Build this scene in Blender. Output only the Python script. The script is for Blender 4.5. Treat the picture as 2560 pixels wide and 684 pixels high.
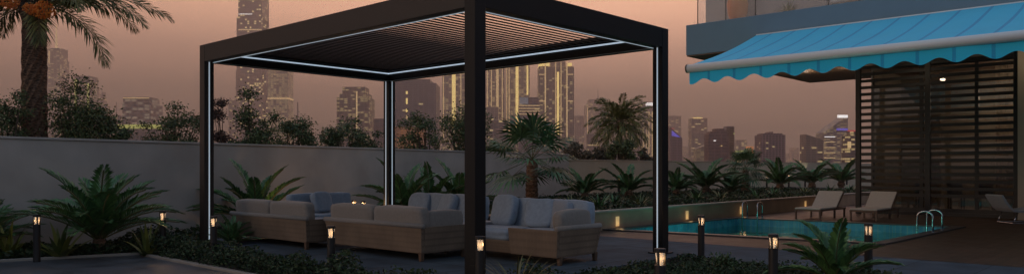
import bpy, bmesh, math, random
from mathutils import Vector, Matrix, noise
random.seed(7)
for o in list(bpy.data.objects): bpy.data.objects.remove(o)
S = bpy.context.scene
COL = S.collection
rad = math.radians
# ------------------------------------------------------------------ camera
F = 1892.0; HY = 420.0; HC = 1.243
cam = bpy.data.objects.new('camera', bpy.data.cameras.new('camera'))
COL.objects.link(cam); S.camera = cam
cam.location = (0, 0, HC); cam.rotation_euler = (rad(90), 0, 0)
cam.data.sensor_width = 36; cam.data.lens = 36*F/2560
cam.data.shift_y = (HY-342)/2560
cam.data.clip_start = .1; cam.data.clip_end = 20000
# ------------------------------------------------------------------ world
def lin(r, g, b): return tuple(((c/255)/12.92 if c/255 < .04045 else ((c/255+.055)/1.055)**2.4) for c in (r, g, b)) + (1,)
wd = bpy.data.worlds.new("World"); S.world = wd; wd.use_nodes = True
nt = wd.node_tree; N_ = nt.nodes; K = nt.links
bg = N_['Background']
tc = N_.new('ShaderNodeTexCoord'); sep = N_.new('ShaderNodeSeparateXYZ'); K.new(tc.outputs['Generated'], sep.inputs[0])
def wramp(stops):
    r = N_.new('ShaderNodeValToRGB'); r.color_ramp.interpolation = 'B_SPLINE' if False else 'LINEAR'
    e = r.color_ramp.elements
    while len(e) > 1: e.remove(e[0])
    e[0].position = stops[0][0]; e[0].color = stops[0][1]
    for p, c in stops[1:]:
        q = e.new(p); q.color = c
    K.new(sep.outputs['Z'], r.inputs[0]); return r
front = wramp([(0, (.09,.075,.065,1)), (.05, (.11,.085,.07,1)), (.1, (.27,.17,.125,1)), (.15, (.78,.43,.29,1)), (.2, (1.7,.90,.56,1)), (.25, (2.2,1.15,.70,1)),
               (.36, (1.5,.85,.62,1)), (.55, (.36,.38,.46,1)), (1, (.27,.38,.56,1))])
back = wramp([(0, (.14,.145,.17,1)), (.2, (.18,.20,.25,1)), (.5, (.24,.30,.41,1)), (1, (.27,.38,.56,1))])
mr = N_.new('ShaderNodeMapRange'); mr.inputs[1].default_value = -.15; mr.inputs[2].default_value = .7; mr.interpolation_type = 'SMOOTHSTEP'
K.new(sep.outputs['Y'], mr.inputs[0])
mix = N_.new('ShaderNodeMix'); mix.data_type = 'RGBA'; K.new(mr.outputs[0], mix.inputs[0])
K.new(back.outputs[0], mix.inputs[6]); K.new(front.outputs[0], mix.inputs[7])
# the glow is stronger to the right of the view
mr2 = N_.new('ShaderNodeMapRange'); mr2.inputs[1].default_value = -.6; mr2.inputs[2].default_value = .15; mr2.inputs[3].default_value = .80; mr2.inputs[4].default_value = 1.0
K.new(sep.outputs['X'], mr2.inputs[0])
mul = N_.new('ShaderNodeVectorMath'); mul.operation = 'SCALE'; K.new(mix.outputs[2], mul.inputs[0]); K.new(mr2.outputs[0], mul.inputs['Scale'])
nish = N_.new('ShaderNodeTexSky'); nish.sky_type = 'NISHITA'; nish.sun_disc = False; nish.sun_elevation = rad(4); nish.sun_rotation = rad(250)
sc = N_.new('ShaderNodeVectorMath'); sc.operation = 'SCALE'; sc.inputs['Scale'].default_value = .004; K.new(nish.outputs[0], sc.inputs[0])
add = N_.new('ShaderNodeVectorMath'); add.operation = 'ADD'; K.new(mul.outputs[0], add.inputs[0]); K.new(sc.outputs[0], add.inputs[1])
K.new(add.outputs[0], bg.inputs[0]); bg.inputs[1].default_value = 1.0
# ------------------------------------------------------------------ sun
sun = bpy.data.objects.new('sun', bpy.data.lights.new('sun', 'SUN')); COL.objects.link(sun)
sun.data.energy = .42; sun.data.angle = rad(25); sun.data.color = (1, .68, .45)
sun.rotation_euler = Vector((.9, .42, -.3)).to_track_quat('-Z', 'Y').to_euler()
S.view_settings.view_transform = 'Standard'; S.view_settings.look = 'None'; S.view_settings.exposure = 0; S.view_settings.gamma = 1
try:
    S.cycles.max_bounces = 8; S.cycles.transparent_max_bounces = 24; S.cycles.volume_bounces = 3
    S.cycles.sample_clamp_indirect = 3
except Exception: pass

# ------------------------------------------------------------------ frame of the terrace: x = R (towards right VP), y = L
TH = rad(47.4)
Lv = Vector((-math.sin(TH), math.cos(TH))); Rv = Vector((math.cos(TH), math.sin(TH))); NN = Vector((-.399, 8.182))
def T(l, r, z=0.0):
    p = NN + l*Lv + r*Rv; return Vector((p.x, p.y, z))
def at(u, y, z=0.0): return Vector(((u-1280)/F*y, y, z))          # lateral place for a bearing at distance y
def yz(v, h): return F*(HC-h)/(v-HY)                                # distance where height h is seen at row v
def on_l(u, l, z=0.0):
    k = (u-1280)/F; a = NN + l*Lv
    r = (k*a.y-a.x)/(Rv.x-k*Rv.y); return T(l, r, z)
G = -.12
# ------------------------------------------------------------------ materials
MATS = {}
def mat(name, col, rough=.6, metal=0, var=.0, scale=5, bump=0, emit=None, es=0, col2=None, island=False, spec=.5, stretch=None, trans=0, sheen=0):
    m = bpy.data.materials.new(name); m.use_nodes = True; MATS[name] = m
    t = m.node_tree; b = t.nodes['Principled BSDF']; k = t.links
    b.inputs['Roughness'].default_value = rough; b.inputs['Metallic'].default_value = metal
    b.inputs['Specular IOR Level'].default_value = spec
    if sheen: b.inputs['Sheen Weight'].default_value = sheen
    c = tuple(col)+(1,)
    if col2 is None: col2 = tuple(x*(1-var) for x in col)
    c2 = tuple(col2)+(1,)
    if var or island:
        if island:
            g = t.nodes.new('ShaderNodeNewGeometry'); src = g.outputs['Random Per Island']
        else:
            tcn = t.nodes.new('ShaderNodeTexCoord'); mp = t.nodes.new('ShaderNodeMapping')
            k.new(tcn.outputs['Object'], mp.inputs[0])
            if stretch: mp.inputs['Scale'].default_value = stretch
            n = t.nodes.new('ShaderNodeTexNoise'); n.inputs['Scale'].default_value = scale; n.inputs['Detail'].default_value = 5
            k.new(mp.outputs[0], n.inputs['Vector']); src = n.outputs['Fac']
        r = t.nodes.new('ShaderNodeValToRGB'); r.color_ramp.elements[0].color = c2; r.color_ramp.elements[1].color = c
        r.color_ramp.elements[0].position = 0 if island else .35; r.color_ramp.elements[1].position = 1 if island else .65
        k.new(src, r.inputs[0]); k.new(r.outputs[0], b.inputs['Base Color'])
        if bump and not island:
            bp = t.nodes.new('ShaderNodeBump'); bp.inputs['Strength'].default_value = bump; bp.inputs['Distance'].default_value = .02
            k.new(src, bp.inputs['Height']); k.new(bp.outputs[0], b.inputs['Normal'])
    else: b.inputs['Base Color'].default_value = c
    if emit: b.inputs['Emission Color'].default_value = tuple(emit)+(1,); b.inputs['Emission Strength'].default_value = es
    return m
def glass(name, tint, refl=.08, rough=.02, haze=0, hazecol=(.3,.3,.3)):
    m = bpy.data.materials.new(name); m.use_nodes = True; t = m.node_tree; t.nodes.clear(); k = t.links
    out = t.nodes.new('ShaderNodeOutputMaterial'); tr = t.nodes.new('ShaderNodeBsdfTransparent'); gl = t.nodes.new('ShaderNodeBsdfGlossy')
    tr.inputs[0].default_value = tuple(tint)+(1,); gl.inputs['Roughness'].default_value = rough
    fr = t.nodes.new('ShaderNodeLayerWeight'); fr.inputs[0].default_value = .35
    ma = t.nodes.new('ShaderNodeMath'); ma.operation = 'MULTIPLY_ADD'; ma.inputs[1].default_value = .45; ma.inputs[2].default_value = refl; ma.use_clamp = True
    fr.inputs[0].default_value = .5; pw = t.nodes.new('ShaderNodeMath'); pw.operation = 'POWER'; pw.inputs[1].default_value = 3; k.new(fr.outputs['Facing'], pw.inputs[0]); k.new(pw.outputs[0], ma.inputs[0]); mx = t.nodes.new('ShaderNodeMixShader'); k.new(ma.outputs[0], mx.inputs[0]); k.new(tr.outputs[0], mx.inputs[1]); k.new(gl.outputs[0], mx.inputs[2])
    last = mx
    if haze:
        d = t.nodes.new('ShaderNodeBsdfDiffuse'); d.inputs[0].default_value = tuple(hazecol)+(1,)
        m2 = t.nodes.new('ShaderNodeMixShader'); m2.inputs[0].default_value = haze; k.new(mx.outputs[0], m2.inputs[1]); k.new(d.outputs[0], m2.inputs[2]); last = m2
    k.new(last.outputs[0], out.inputs[0]); return m
def water_mat():
    m = bpy.data.materials.new('pool_water'); m.use_nodes = True; t = m.node_tree; t.nodes.clear(); k = t.links
    out = t.nodes.new('ShaderNodeOutputMaterial'); tr = t.nodes.new('ShaderNodeBsdfTransparent'); gl = t.nodes.new('ShaderNodeBsdfGlossy')
    tr.inputs[0].default_value = (.30,.80,.68,1); gl.inputs['Roughness'].default_value = .03
    n = t.nodes.new('ShaderNodeTexNoise'); n.inputs['Scale'].default_value = 2.2; n.inputs['Detail'].default_value = 3
    tcn = t.nodes.new('ShaderNodeTexCoord'); k.new(tcn.outputs['Object'], n.inputs['Vector'])
    bp = t.nodes.new('ShaderNodeBump'); bp.inputs['Strength'].default_value = .12; bp.inputs['Distance'].default_value = .1; k.new(n.outputs[0], bp.inputs['Height'])
    fr = t.nodes.new('ShaderNodeFresnel'); fr.inputs[0].default_value = 1.33; k.new(bp.outputs[0], fr.inputs['Normal']); k.new(bp.outputs[0], gl.inputs['Normal'])
    mx = t.nodes.new('ShaderNodeMixShader'); k.new(fr.outputs[0], mx.inputs[0]); k.new(tr.outputs[0], mx.inputs[1]); k.new(gl.outputs[0], mx.inputs[2]); k.new(mx.outputs[0], out.inputs[0])
    return m
def grid_mat(name, c1, c2, mortar, bw, bh, ms=.01, rough=.5, rot=0, offset=.5, bump=.2, spec=.5, noise_amt=.3):
    m = bpy.data.materials.new(name); m.use_nodes = True; t = m.node_tree; b = t.nodes['Principled BSDF']; k = t.links
    tcn = t.nodes.new('ShaderNodeTexCoord'); mp = t.nodes.new('ShaderNodeMapping'); mp.inputs['Rotation'].default_value = (0, 0, rot); k.new(tcn.outputs['Object'], mp.inputs[0])
    br = t.nodes.new('ShaderNodeTexBrick'); br.offset = offset; k.new(mp.outputs[0], br.inputs['Vector'])
    br.inputs['Color1'].default_value = tuple(c1)+(1,); br.inputs['Color2'].default_value = tuple(c2)+(1,); br.inputs['Mortar'].default_value = tuple(mortar)+(1,)
    br.inputs['Scale'].default_value = 1; br.inputs['Brick Width'].default_value = bw; br.inputs['Row Height'].default_value = bh; br.inputs['Mortar Size'].default_value = ms
    n = t.nodes.new('ShaderNodeTexNoise'); n.inputs['Scale'].default_value = 3; n.inputs['Detail'].default_value = 6; k.new(mp.outputs[0], n.inputs['Vector'])
    mm = t.nodes.new('ShaderNodeMix'); mm.data_type = 'RGBA'; mm.blend_type = 'MULTIPLY'; mm.inputs[0].default_value = noise_amt
    rr = t.nodes.new('ShaderNodeValToRGB'); rr.color_ramp.elements[0].position = .3; rr.color_ramp.elements[1].position = .7; k.new(n.outputs[0], rr.inputs[0])
    k.new(br.outputs[0], mm.inputs[6]); k.new(rr.outputs[0], mm.inputs[7]); k.new(mm.outputs[2], b.inputs['Base Color'])
    bp = t.nodes.new('ShaderNodeBump'); bp.inputs['Strength'].default_value = bump; bp.inputs['Distance'].default_value = .005; bp.invert = True; k.new(br.outputs['Fac'], bp.inputs['Height']); k.new(bp.outputs[0], b.inputs['Normal'])
    b.inputs['Roughness'].default_value = rough; b.inputs['Specular IOR Level'].default_value = spec
    rm = t.nodes.new('ShaderNodeMapRange'); rm.inputs[3].default_value = rough-.12; rm.inputs[4].default_value = rough+.15; k.new(n.outputs[0], rm.inputs[0]); k.new(rm.outputs[0], b.inputs['Roughness'])
    return m
def tower_mat(name, col, fw, fh, lit, seed, glow=(1,.72,.3), es=1.0, dark=.55, cluster=.0):
    """a facade: floors fh high, bays fw wide, some windows lit"""
    m = bpy.data.materials.new(name); m.use_nodes = True; t = m.node_tree; b = t.nodes['Principled BSDF']; k = t.links
    tcn = t.nodes.new('ShaderNodeTexCoord'); s = t.nodes.new('ShaderNodeSeparateXYZ'); k.new(tcn.outputs['Object'], s.inputs[0])
    def M(op, a, bb=None, cc=None):
        n = t.nodes.new('ShaderNodeMath'); n.operation = op
        for i, x in enumerate((a, bb, cc)):
            if x is None: continue
            if isinstance(x, (int, float)): n.inputs[i].default_value = x
            else: k.new(x, n.inputs[i])
        return n.outputs[0]
    g = t.nodes.new('ShaderNodeNewGeometry')
    xy = M('ADD', s.outputs[0], M('MULTIPLY', s.outputs[1], 1.0))
    cx = M('DIVIDE', xy, fw*1.1); cz = M('DIVIDE', s.outputs[2], fh*.52)
    fx = M('FRACT', cx); fz = M('FRACT', cz)
    win = M('MULTIPLY', M('MULTIPLY', M('GREATER_THAN', fx, .22), M('GREATER_THAN', fz, .3)), 1.0)
    cv = t.nodes.new('ShaderNodeCombineXYZ'); k.new(M('FLOOR', cx), cv.inputs[0]); k.new(M('FLOOR', cz), cv.inputs[1]); cv.inputs[2].default_value = seed
    wn = t.nodes.new('ShaderNodeTexWhiteNoise'); wn.noise_dimensions = '3D'; k.new(cv.outputs[0], wn.inputs['Vector'])
    nz = t.nodes.new('ShaderNodeTexNoise'); nz.inputs['Scale'].default_value = .09; k.new(cv.outputs[0], nz.inputs['Vector'])
    thr = M('SUBTRACT', 1.0, M('MULTIPLY', M('MULTIPLY', nz.outputs[0], 2.0), lit))
    on = M('MULTIPLY', M('GREATER_THAN', wn.outputs['Value'], thr), win)
    mx = t.nodes.new('ShaderNodeMix'); mx.data_type = 'RGBA'; k.new(win, mx.inputs[0])
    mx.inputs[6].default_value = tuple(col)+(1,); mx.inputs[7].default_value = tuple(c*dark for c in col)+(1,)
    k.new(mx.outputs[2], b.inputs['Base Color']); b.inputs['Roughness'].default_value = .5
    b.inputs['Emission Color'].default_value = tuple(glow)+(1,); es *= .45
    k.new(M('MULTIPLY', on, M('MULTIPLY_ADD', wn.outputs['Value'], es, es*.3)), b.inputs['Emission Strength'])
    return m

m_black = mat('black_powder_coat', (.005,.005,.006), .5, spec=.3, var=.2, scale=40)
m_black_warmlit = mat('black_coat_warm_lit', (.026,.015,.011), .5, var=.15, scale=20)  # left post: same black coat, warm light falling on it painted into the colour
m_black_partlit = mat('black_coat_part_lit', (.017,.012,.010), .5, var=.15, scale=20)  # left beam: black coat browned midway, its fading warm light painted in
m_louver = mat('louver_coat', (.009,.006,.006), .6, spec=.2)
m_led = mat('led_white', (.8,.85,.9), .5, emit=(.70,.84,.95), es=.36)
m_led2 = mat('led_bright', (.8,.85,.9), .5, emit=(.66,.82,1), es=.55)
m_wall = mat('grey_render', (.47,.42,.37), .9, var=.2, scale=1.2, bump=.15)
m_wall2 = mat('beige_render', (.52,.42,.30), .9, var=.14, scale=1.0, bump=.15)
m_planter = mat('planter_render', (.34,.24,.16), .7, var=.25, scale=2)
m_cap = mat('cap_stone', (.33,.28,.23), .7, var=.2, scale=4)
m_soil = mat('soil', (.03,.022,.016), .95, var=.4, scale=12, bump=.5)
m_ground = mat('ground_earth', (.035,.03,.026), .95, var=.3, scale=.05)
m_tile = grid_mat('grey_stone_tile', (.085,.11,.13), (.07,.09,.11), (.04,.045,.05), .9, .9, .01, rough=.8, spec=.12, offset=0, noise_amt=.45)
m_path = grid_mat('dark_path_tile', (.085,.09,.098), (.075,.08,.09), (.03,.03,.03), .8, .8, .008, rough=.42, offset=0, noise_amt=.5)
m_deck = grid_mat('wood_deck', (.095,.05,.028), (.07,.037,.02), (.02,.012,.008), 2.4, .14, .006, rough=.5, spec=.3, noise_amt=.4)
m_block = grid_mat('platform_stone', (.2,.15,.11), (.16,.12,.09), (.06,.045,.035), .45, .6, .008, rough=.8, offset=0)
m_mosaic = grid_mat('pool_mosaic', (.03,.20,.34), (.05,.30,.42), (.10,.28,.34), .1, .1, .006, rough=.25, offset=0, bump=.05)
m_basin = mat('pool_basin', (.12,.55,.55), .5, var=.15, scale=3)
m_coping = mat('dark_coping', (.035,.037,.042), .4, var=.2, scale=8)
m_rattan = grid_mat('woven_rattan', (.26,.18,.12), (.22,.155,.105), (.17,.12,.08), .02, .012, .002, rough=.75, bump=.2)
m_linen = mat('grey_linen', (.26,.29,.33), .95, var=.12, scale=30, bump=.1, sheen=.2)
m_linen_warm = mat('taupe_linen', (.25,.22,.19), .95, var=.12, scale=30, bump=.1, sheen=.2)
m_blue = mat('blue_grey_linen', (.27,.33,.40), .95, var=.15, scale=20, bump=.1, sheen=.2)
m_legs = mat('teak', (.13,.075,.045), .5, var=.3, scale=10)
m_leaf = mat('leaf_green', (.075,.13,.045), .55, col2=(.028,.06,.022), island=True)
m_cover = mat('cover_leaf', (.05,.085,.03), .6, col2=(.008,.016,.008), island=True, spec=.3)
m_sago = mat('sago_leaf', (.11,.25,.075), .45, col2=(.03,.085,.03), island=True)
m_palm = mat('date_leaf', (.26,.25,.07), .5, col2=(.06,.08,.025), island=True)
m_fan = mat('fan_leaf', (.12,.22,.09), .5, col2=(.04,.09,.04), island=True)
m_strap = mat('strap_leaf', (.17,.14,.05), .5, col2=(.06,.075,.025), island=True)
m_yleaf = mat('yellow_leaf', (.2,.2,.03), .5, col2=(.05,.08,.02), island=True)
m_tree = mat('tree_leaf', (.15,.20,.065), .6, col2=(.022,.04,.018), island=True)
m_tree2 = mat('tree_leaf_red', (.15,.07,.05), .6, col2=(.03,.03,.02), island=True)
m_olea = mat('oleander_leaf', (.22,.17,.11), .6, col2=(.03,.04,.02), island=True)
m_bark = mat('bark', (.12,.085,.06), .9, var=.5, scale=14, bump=.5)
m_ptrunk = mat('palm_trunk_bark', (.24,.135,.08), .9, col2=(.035,.02,.013), var=.5, scale=16, bump=.8, stretch=(1,1,2.4))
m_fruit = mat('orange_dates', (.95,.36,.05), .4, col2=(.75,.16,.02), island=True)
m_redf = mat('red_fruit', (.6,.05,.03), .4, col2=(.3,.02,.01), island=True)
m_awn = None
m_awnbar = mat('awning_bar_paint', (.66,.74,.76), .4)
m_slab = mat('slab_paint', (.16,.26,.33), .8, var=.06, scale=2)
m_soffit = mat('soffit_wood', (.22,.14,.1), .7, var=.2, scale=3)
m_slat = mat('dark_slat', (.011,.009,.009), .5)
m_cream = mat('cream_render', (.42,.37,.30), .9, var=.08, scale=2)
m_upwall = mat('upper_wall_paint', (.20,.22,.245), .8, var=.1, scale=1)
m_curtain = mat('sheer_curtain', (.55,.48,.40), .9, var=.1, scale=3)
_t = m_curtain.node_tree; _x = _t.nodes.new('ShaderNodeMixShader'); _x.inputs[0].default_value = .55; _l = _t.nodes.new('ShaderNodeBsdfTranslucent'); _l.inputs[0].default_value = (.75,.66,.55,1)
_t.links.new(_t.nodes['Principled BSDF'].outputs[0], _x.inputs[1]); _t.links.new(_l.outputs[0], _x.inputs[2]); _t.links.new(_x.outputs[0], _t.nodes['Material Output'].inputs[0])
m_frame = mat('door_frame', (.03,.028,.028), .4)
m_floor_in = mat('interior_floor', (.3,.22,.15), .4)
m_chrome = mat('polished_steel', (.45,.47,.5), .25, metal=1)
m_sling = mat('lounger_sling', (.55,.50,.45), .9, var=.06, scale=20)
m_lfr = mat('lounger_frame', (.14,.085,.06), .5, var=.2, scale=10)
m_vase = mat('terracotta_vase', (1.0,.24,.06), .35, var=.1, scale=3)
m_white = mat('white_fabric', (.7,.7,.7), .8)
m_bollard = mat('bollard_black', (.018,.015,.014), .45, var=.2, scale=30)
m_glow = mat('lamp_glow', (.045,.04,.035), .6, emit=(1,.88,.74), es=.24)
_t = m_glow.node_tree; _x = _t.nodes.new('ShaderNodeMixShader'); _x.inputs[0].default_value = .4; _l = _t.nodes.new('ShaderNodeBsdfTransparent')
_t.links.new(_t.nodes['Principled BSDF'].outputs[0], _x.inputs[1]); _t.links.new(_l.outputs[0], _x.inputs[2]); _t.links.new(_x.outputs[0], _t.nodes['Material Output'].inputs[0])
m_warm = mat('recessed_lamp', (.9,.7,.4), .6, emit=(1,.62,.25), es=.20)
m_glass = glass('door_glass', (.62,.62,.64), .10)
m_rail = glass('rail_glass', (.85,.87,.9), .02, haze=.06, hazecol=(.5,.52,.55))
m_lampglass = glass('lamp_glass', (.95,.95,.95), .03)

# ------------------------------------------------------------------ mesh helpers
class MB:
    def __init__(s): s.v = []; s.f = []
    def quad(s, a, b, c, d):
        n = len(s.v); s.v += [tuple(a), tuple(b), tuple(c), tuple(d)]; s.f.append((n, n+1, n+2, n+3))
    def tri(s, a, b, c):
        n = len(s.v); s.v += [tuple(a), tuple(b), tuple(c)]; s.f.append((n, n+1, n+2))
    def prism(s, poly, z0, z1, top=None):
        n = len(s.v); k = len(poly); top = top or poly
        s.v += [(p[0], p[1], z0) for p in poly] + [(p[0], p[1], z1) for p in top]
        s.f.append(tuple(range(n+k-1, n-1, -1))); s.f.append(tuple(range(n+k, n+2*k)))
        for i in range(k): j = (i+1) % k; s.f.append((n+i, n+j, n+k+j, n+k+i))
    def box(s, x0, x1, y0, y1, z0, z1, tx=0, ty=0):       # tx, ty: inset of the bottom
        s.prism([(x0+tx, y0+ty), (x1-tx, y0+ty), (x1-tx, y1-ty), (x0+tx, y1-ty)], z0, z1, [(x0, y0), (x1, y0), (x1, y1), (x0, y1)])
    def obox(s, c, ax, ay, az, hx, hy, hz):
        n = len(s.v)
        for i in (-1, 1):
            for j in (-1, 1):
                for k in (-1, 1): s.v.append(tuple(Vector(c)+ax*hx*i+ay*hy*j+az*hz*k))
        for f in ((0,1,3,2),(4,6,7,5),(0,4,5,1),(2,3,7,6),(0,2,6,4),(1,5,7,3)): s.f.append(tuple(n+i for i in f))
    def tube(s, pts, r, seg=10, cap=True):
        pts = [Vector(p) for p in pts]; rs = r if isinstance(r, (list, tuple)) else [r]*len(pts)
        n0 = len(s.v); ref = Vector((0, 0, 1))
        for i, p in enumerate(pts):
            d = (pts[min(i+1, len(pts)-1)]-pts[max(i-1, 0)]).normalized()
            if abs(d.dot(ref)) > .95: ref = Vector((1, 0, 0)) if abs(d.x) < .9 else Vector((0, 1, 0))
            a = d.cross(ref).normalized(); b = a.cross(d).normalized(); ref = b
            for q in range(seg):
                t = 2*math.pi*q/seg; s.v.append(tuple(p+(a*math.cos(t)+b*math.sin(t))*rs[i]))
        for i in range(len(pts)-1):
            for q in range(seg):
                q2 = (q+1) % seg; s.f.append((n0+i*seg+q, n0+i*seg+q2, n0+(i+1)*seg+q2, n0+(i+1)*seg+q))
        if cap:
            s.f.append(tuple(n0+q for q in range(seg))[::-1]); m = n0+(len(pts)-1)*seg; s.f.append(tuple(m+q for q in range(seg)))
    def lathe(s, prof, seg=20, c=(0, 0, 0)):
        s.tube([(c[0], c[1], c[2]+z) for z, r in prof], [r for z, r in prof], seg)
    def build(s, name, m, parent=None, smooth=False, bevel=0):
        me = bpy.data.meshes.new(name); me.from_pydata(s.v, [], s.f); me.update()
        if smooth: me.polygons.foreach_set('use_smooth', [True]*len(me.polygons))
        me.materials.append(m)
        o = bpy.data.objects.new(name, me); COL.objects.link(o)
        if parent: o.parent = parent
        if bevel:
            b = o.modifiers.new('bevel', 'BEVEL'); b.width = bevel; b.segments = 2; b.limit_method = 'ANGLE'
        return o
def fixn(o):
    bm = bmesh.new(); bm.from_mesh(o.data); bmesh.ops.recalc_face_normals(bm, faces=bm.faces); bm.to_mesh(o.data); bm.free(); return o
def tag(o, label=None, cat=None, group=None, kind=None):
    if label: o['label'] = label
    if cat: o['category'] = cat
    if group: o['group'] = group
    if kind: o['kind'] = kind
    return o
def thing(name, loc, rz, label, cat, group=None):
    o = bpy.data.objects.new(name, None); COL.objects.link(o); o.empty_display_size = .2
    o.location = loc; o.rotation_euler = (0, 0, rz); return tag(o, label, cat, group)
def copy_tree(o, parent=None):
    c = o.copy(); COL.objects.link(c)
    if parent: c.parent = parent
    for ch in list(o.children): copy_tree(ch, c)
    return c
def cushion(name, m, parent, c, dims, rot=(0, 0, 0), puff=.35, p=3.2, seed=0):
    """a soft box: superellipsoid edges and a slightly uneven face"""
    bm = bmesh.new(); bmesh.ops.create_cube(bm, size=2); bmesh.ops.subdivide_edges(bm, edges=bm.edges[:], cuts=7, use_grid_fill=True)
    for v in bm.verts:
        x, y, z = v.co
        k = (abs(x)**p*1.0+abs(y)**p+abs(z)**p)**(1/p) if p < 20 else 1
        mx = max(abs(x), abs(y), abs(z))
        e = Vector((x, y, z))*(mx/k)
        q = Vector((x, y, z)).lerp(e, puff*1.2)
        nz = noise.noise(Vector((x*1.7+seed*3.1, y*1.7+seed, z*1.7)))*.05
        v.co = Vector((q.x*dims[0]/2, q.y*dims[1]/2, q.z*dims[2]/2))*(1+nz)
    for f in bm.faces: f.smooth = True
    me = bpy.data.meshes.new(name); bm.to_mesh(me); bm.free(); me.materials.append(m)
    o = bpy.data.objects.new(name, me); COL.objects.link(o)
    if parent: o.parent = parent
    o.location = c; o.rotation_euler = rot
    return o

# ------------------------------------------------------------------ SETTING: ground, deck, tiles, pool
POOL = [T(3.75, 8.1), T(-1.4, 8.8), T(-1.5, 13.95), T(3.55, 13.5)]   # near-left, near-right, far-right, far-left
pc = sum(POOL, Vector())/4
def ring(outer, inner, z, name, m):
    mb = MB()
    for i in range(4):
        j = (i+1) % 4; a, b, c, d = outer[i], outer[j], inner[j], inner[i]
        mb.quad((a[0], a[1], z), (b[0], b[1], z), (c[0], c[1], z), (d[0], d[1], z))
    return fixn(mb.build(name, m))
def grow(q, d):
    out = []
    for i in range(4):
        p0, p1, p2 = q[i-1], q[i], q[(i+1) % 4]
        e = (p1-p0).normalized()+(p1-p2).normalized(); out.append(p1+e*d)
    return out
big = [Vector((-7000, -3000, 0)), Vector((7000, -3000, 0)), Vector((7000, 9000, 0)), Vector((-7000, 9000, 0))]
def up(o):
    for p in o.data.polygons:
        if p.normal.z < 0: p.flip()
    return o
tag(up(ring([big[0], big[1], big[2], big[3]], [POOL[0], POOL[1], POOL[2], POOL[3]], G-.05, 'ground', m_ground)), kind='structure')
deck = ring([T(3.95, 6.7), T(-16, 6.7), T(-16, 28), T(3.95, 28)], POOL, G, 'wood_deck', m_deck)
# planks run along R: give the deck its own frame
def reframe(o):
    M_ = Matrix.Translation((NN.x, NN.y, 0)) @ Matrix.Rotation(TH, 4, 'Z')
    o.data.transform(M_.inverted()); o.matrix_world = M_; return o
tag(reframe(up(deck)), kind='structure')
mb = MB(); a, b, c, d = T(12, 3.2), T(-16, 3.2), T(-16, 6.7), T(12, 6.7)
mb.quad((a.x, a.y, G-.002), (b.x, b.y, G-.002), (c.x, c.y, G-.002), (d.x, d.y, G-.002))
tag(reframe(up(mb.build('stone_paving', m_tile))), kind='structure')
mb = MB(); pth = [T(6.45, -.78), T(-5, -.95), T(-5, -9), T(4.5, -12)]
q0 = at(420, 12.1); q1 = at(0, 10.97); q2 = at(-700, 8.5)
pts = [T(-4, -1.0), T(6.2, -.98), q0, q1, q2, Vector((-8, 2, 0)), Vector((-2, 2, 0))]
mb.prism([(p.x, p.y) for p in pts], G-.045, G+.01); fixn(tag(reframe(mb.build('garden_path', m_path)), kind='structure'))
# kerb along the path
mb = MB()
for p, q in ((T(-4, -.98), T(6.25, -.96)), (q0, q1), (q1, q2)):
    dd = (q-p); dd.z = 0; ll = dd.length; dd.normalize(); mb.obox(((p+q)/2).to_tuple()[:2]+(G,), dd, Vector((-dd.y, dd.x, 0)), Vector((0, 0, 1)), ll/2, .04, .045)
tag(mb.build('path_kerb', m_cap, bevel=.008), kind='structure')
# soil beds
mb = MB(); 
for q in ([T(7.2, -.9), T(-6, -.9), T(-6, 3.2), T(7.2, 3.2)], [T(-6.5, 3.19), T(-.2, 3.19), T(-.2, 4.1), T(-6.5, 4.1)]):
    mb.quad(*[(p.x, p.y, G+.006) for p in q])
tag(up(mb.build('planting_soil', m_soil)), kind='structure')
# raised terrace platform
mb = MB(); mb.box(-.3, 4.12, -.26, 7.1, G-.04, -.03); o = mb.build('platform_base', m_block); o.location = T(0, 0, 0); o.rotation_euler = (0, 0, TH); tag(o, kind='structure')
mb = MB(); mb.box(-.33, 4.15, -.29, 7.13, -.03, 0); o = mb.build('platform_paving', m_tile, bevel=.006); o.location = T(0, 0, 0); o.rotation_euler = (0, 0, TH); tag(o, kind='structure')
# pool
pool = thing('swimming_pool', (0, 0, 0), 0, 'turquoise swimming pool with blue mosaic waterline sunk in the wooden deck', 'pool')
mb = MB()
for i in range(4):
    a, b = POOL[i], POOL[(i+1) % 4]; mb.quad((a.x, a.y, -.5), (b.x, b.y, -.5), (b.x, b.y, G), (a.x, a.y, G))
mb.build('mosaic_band', m_mosaic, pool)
mos = pool.children[0]
mb = MB()
for i in range(4):
    a, b = POOL[i], POOL[(i+1) % 4]; mb.quad((a.x, a.y, -1.4), (b.x, b.y, -1.4), (b.x, b.y, -.5), (a.x, a.y, -.5))
mb.quad(*[(p.x, p.y, -1.4) for p in POOL]); mb.build('basin', m_basin, pool)
gp = grow(POOL, .22); gi = grow(POOL, -.02); mb = MB()
for i in range(4):
    j = (i+1) % 4; mb.prism([(gp[i].x, gp[i].y), (gp[j].x, gp[j].y), (gi[j].x, gi[j].y), (gi[i].x, gi[i].y)], G+.003, G+.03)
fixn(mb.build('coping', m_coping, pool))
mb = MB(); mb.quad(*[(p.x, p.y, -.30) for p in grow(POOL, -.002)]); tag(up(mb.build('pool_water', water_mat())), kind='structure')
for k, (l, r) in enumerate(((3.4, 10.0), (1.0, 8.9), (-1.1, 11.5))):
    d = MB(); d.tube([(0, 0, 0), (0, .02, 0)], .09, 16); lp = d.build('pool_lamp', m_glow, pool); lp.location = T(l, r, -.75)
    li = bpy.data.objects.new('pool_light', bpy.data.lights.new('pool_light', 'POINT')); COL.objects.link(li); li.parent = pool
    li.location = T(l*.75+.3, r*.8+2.2, -.8); li.data.energy = 17; li.data.color = (.6, 1, .9); li.data.shadow_soft_size = .15

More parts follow.
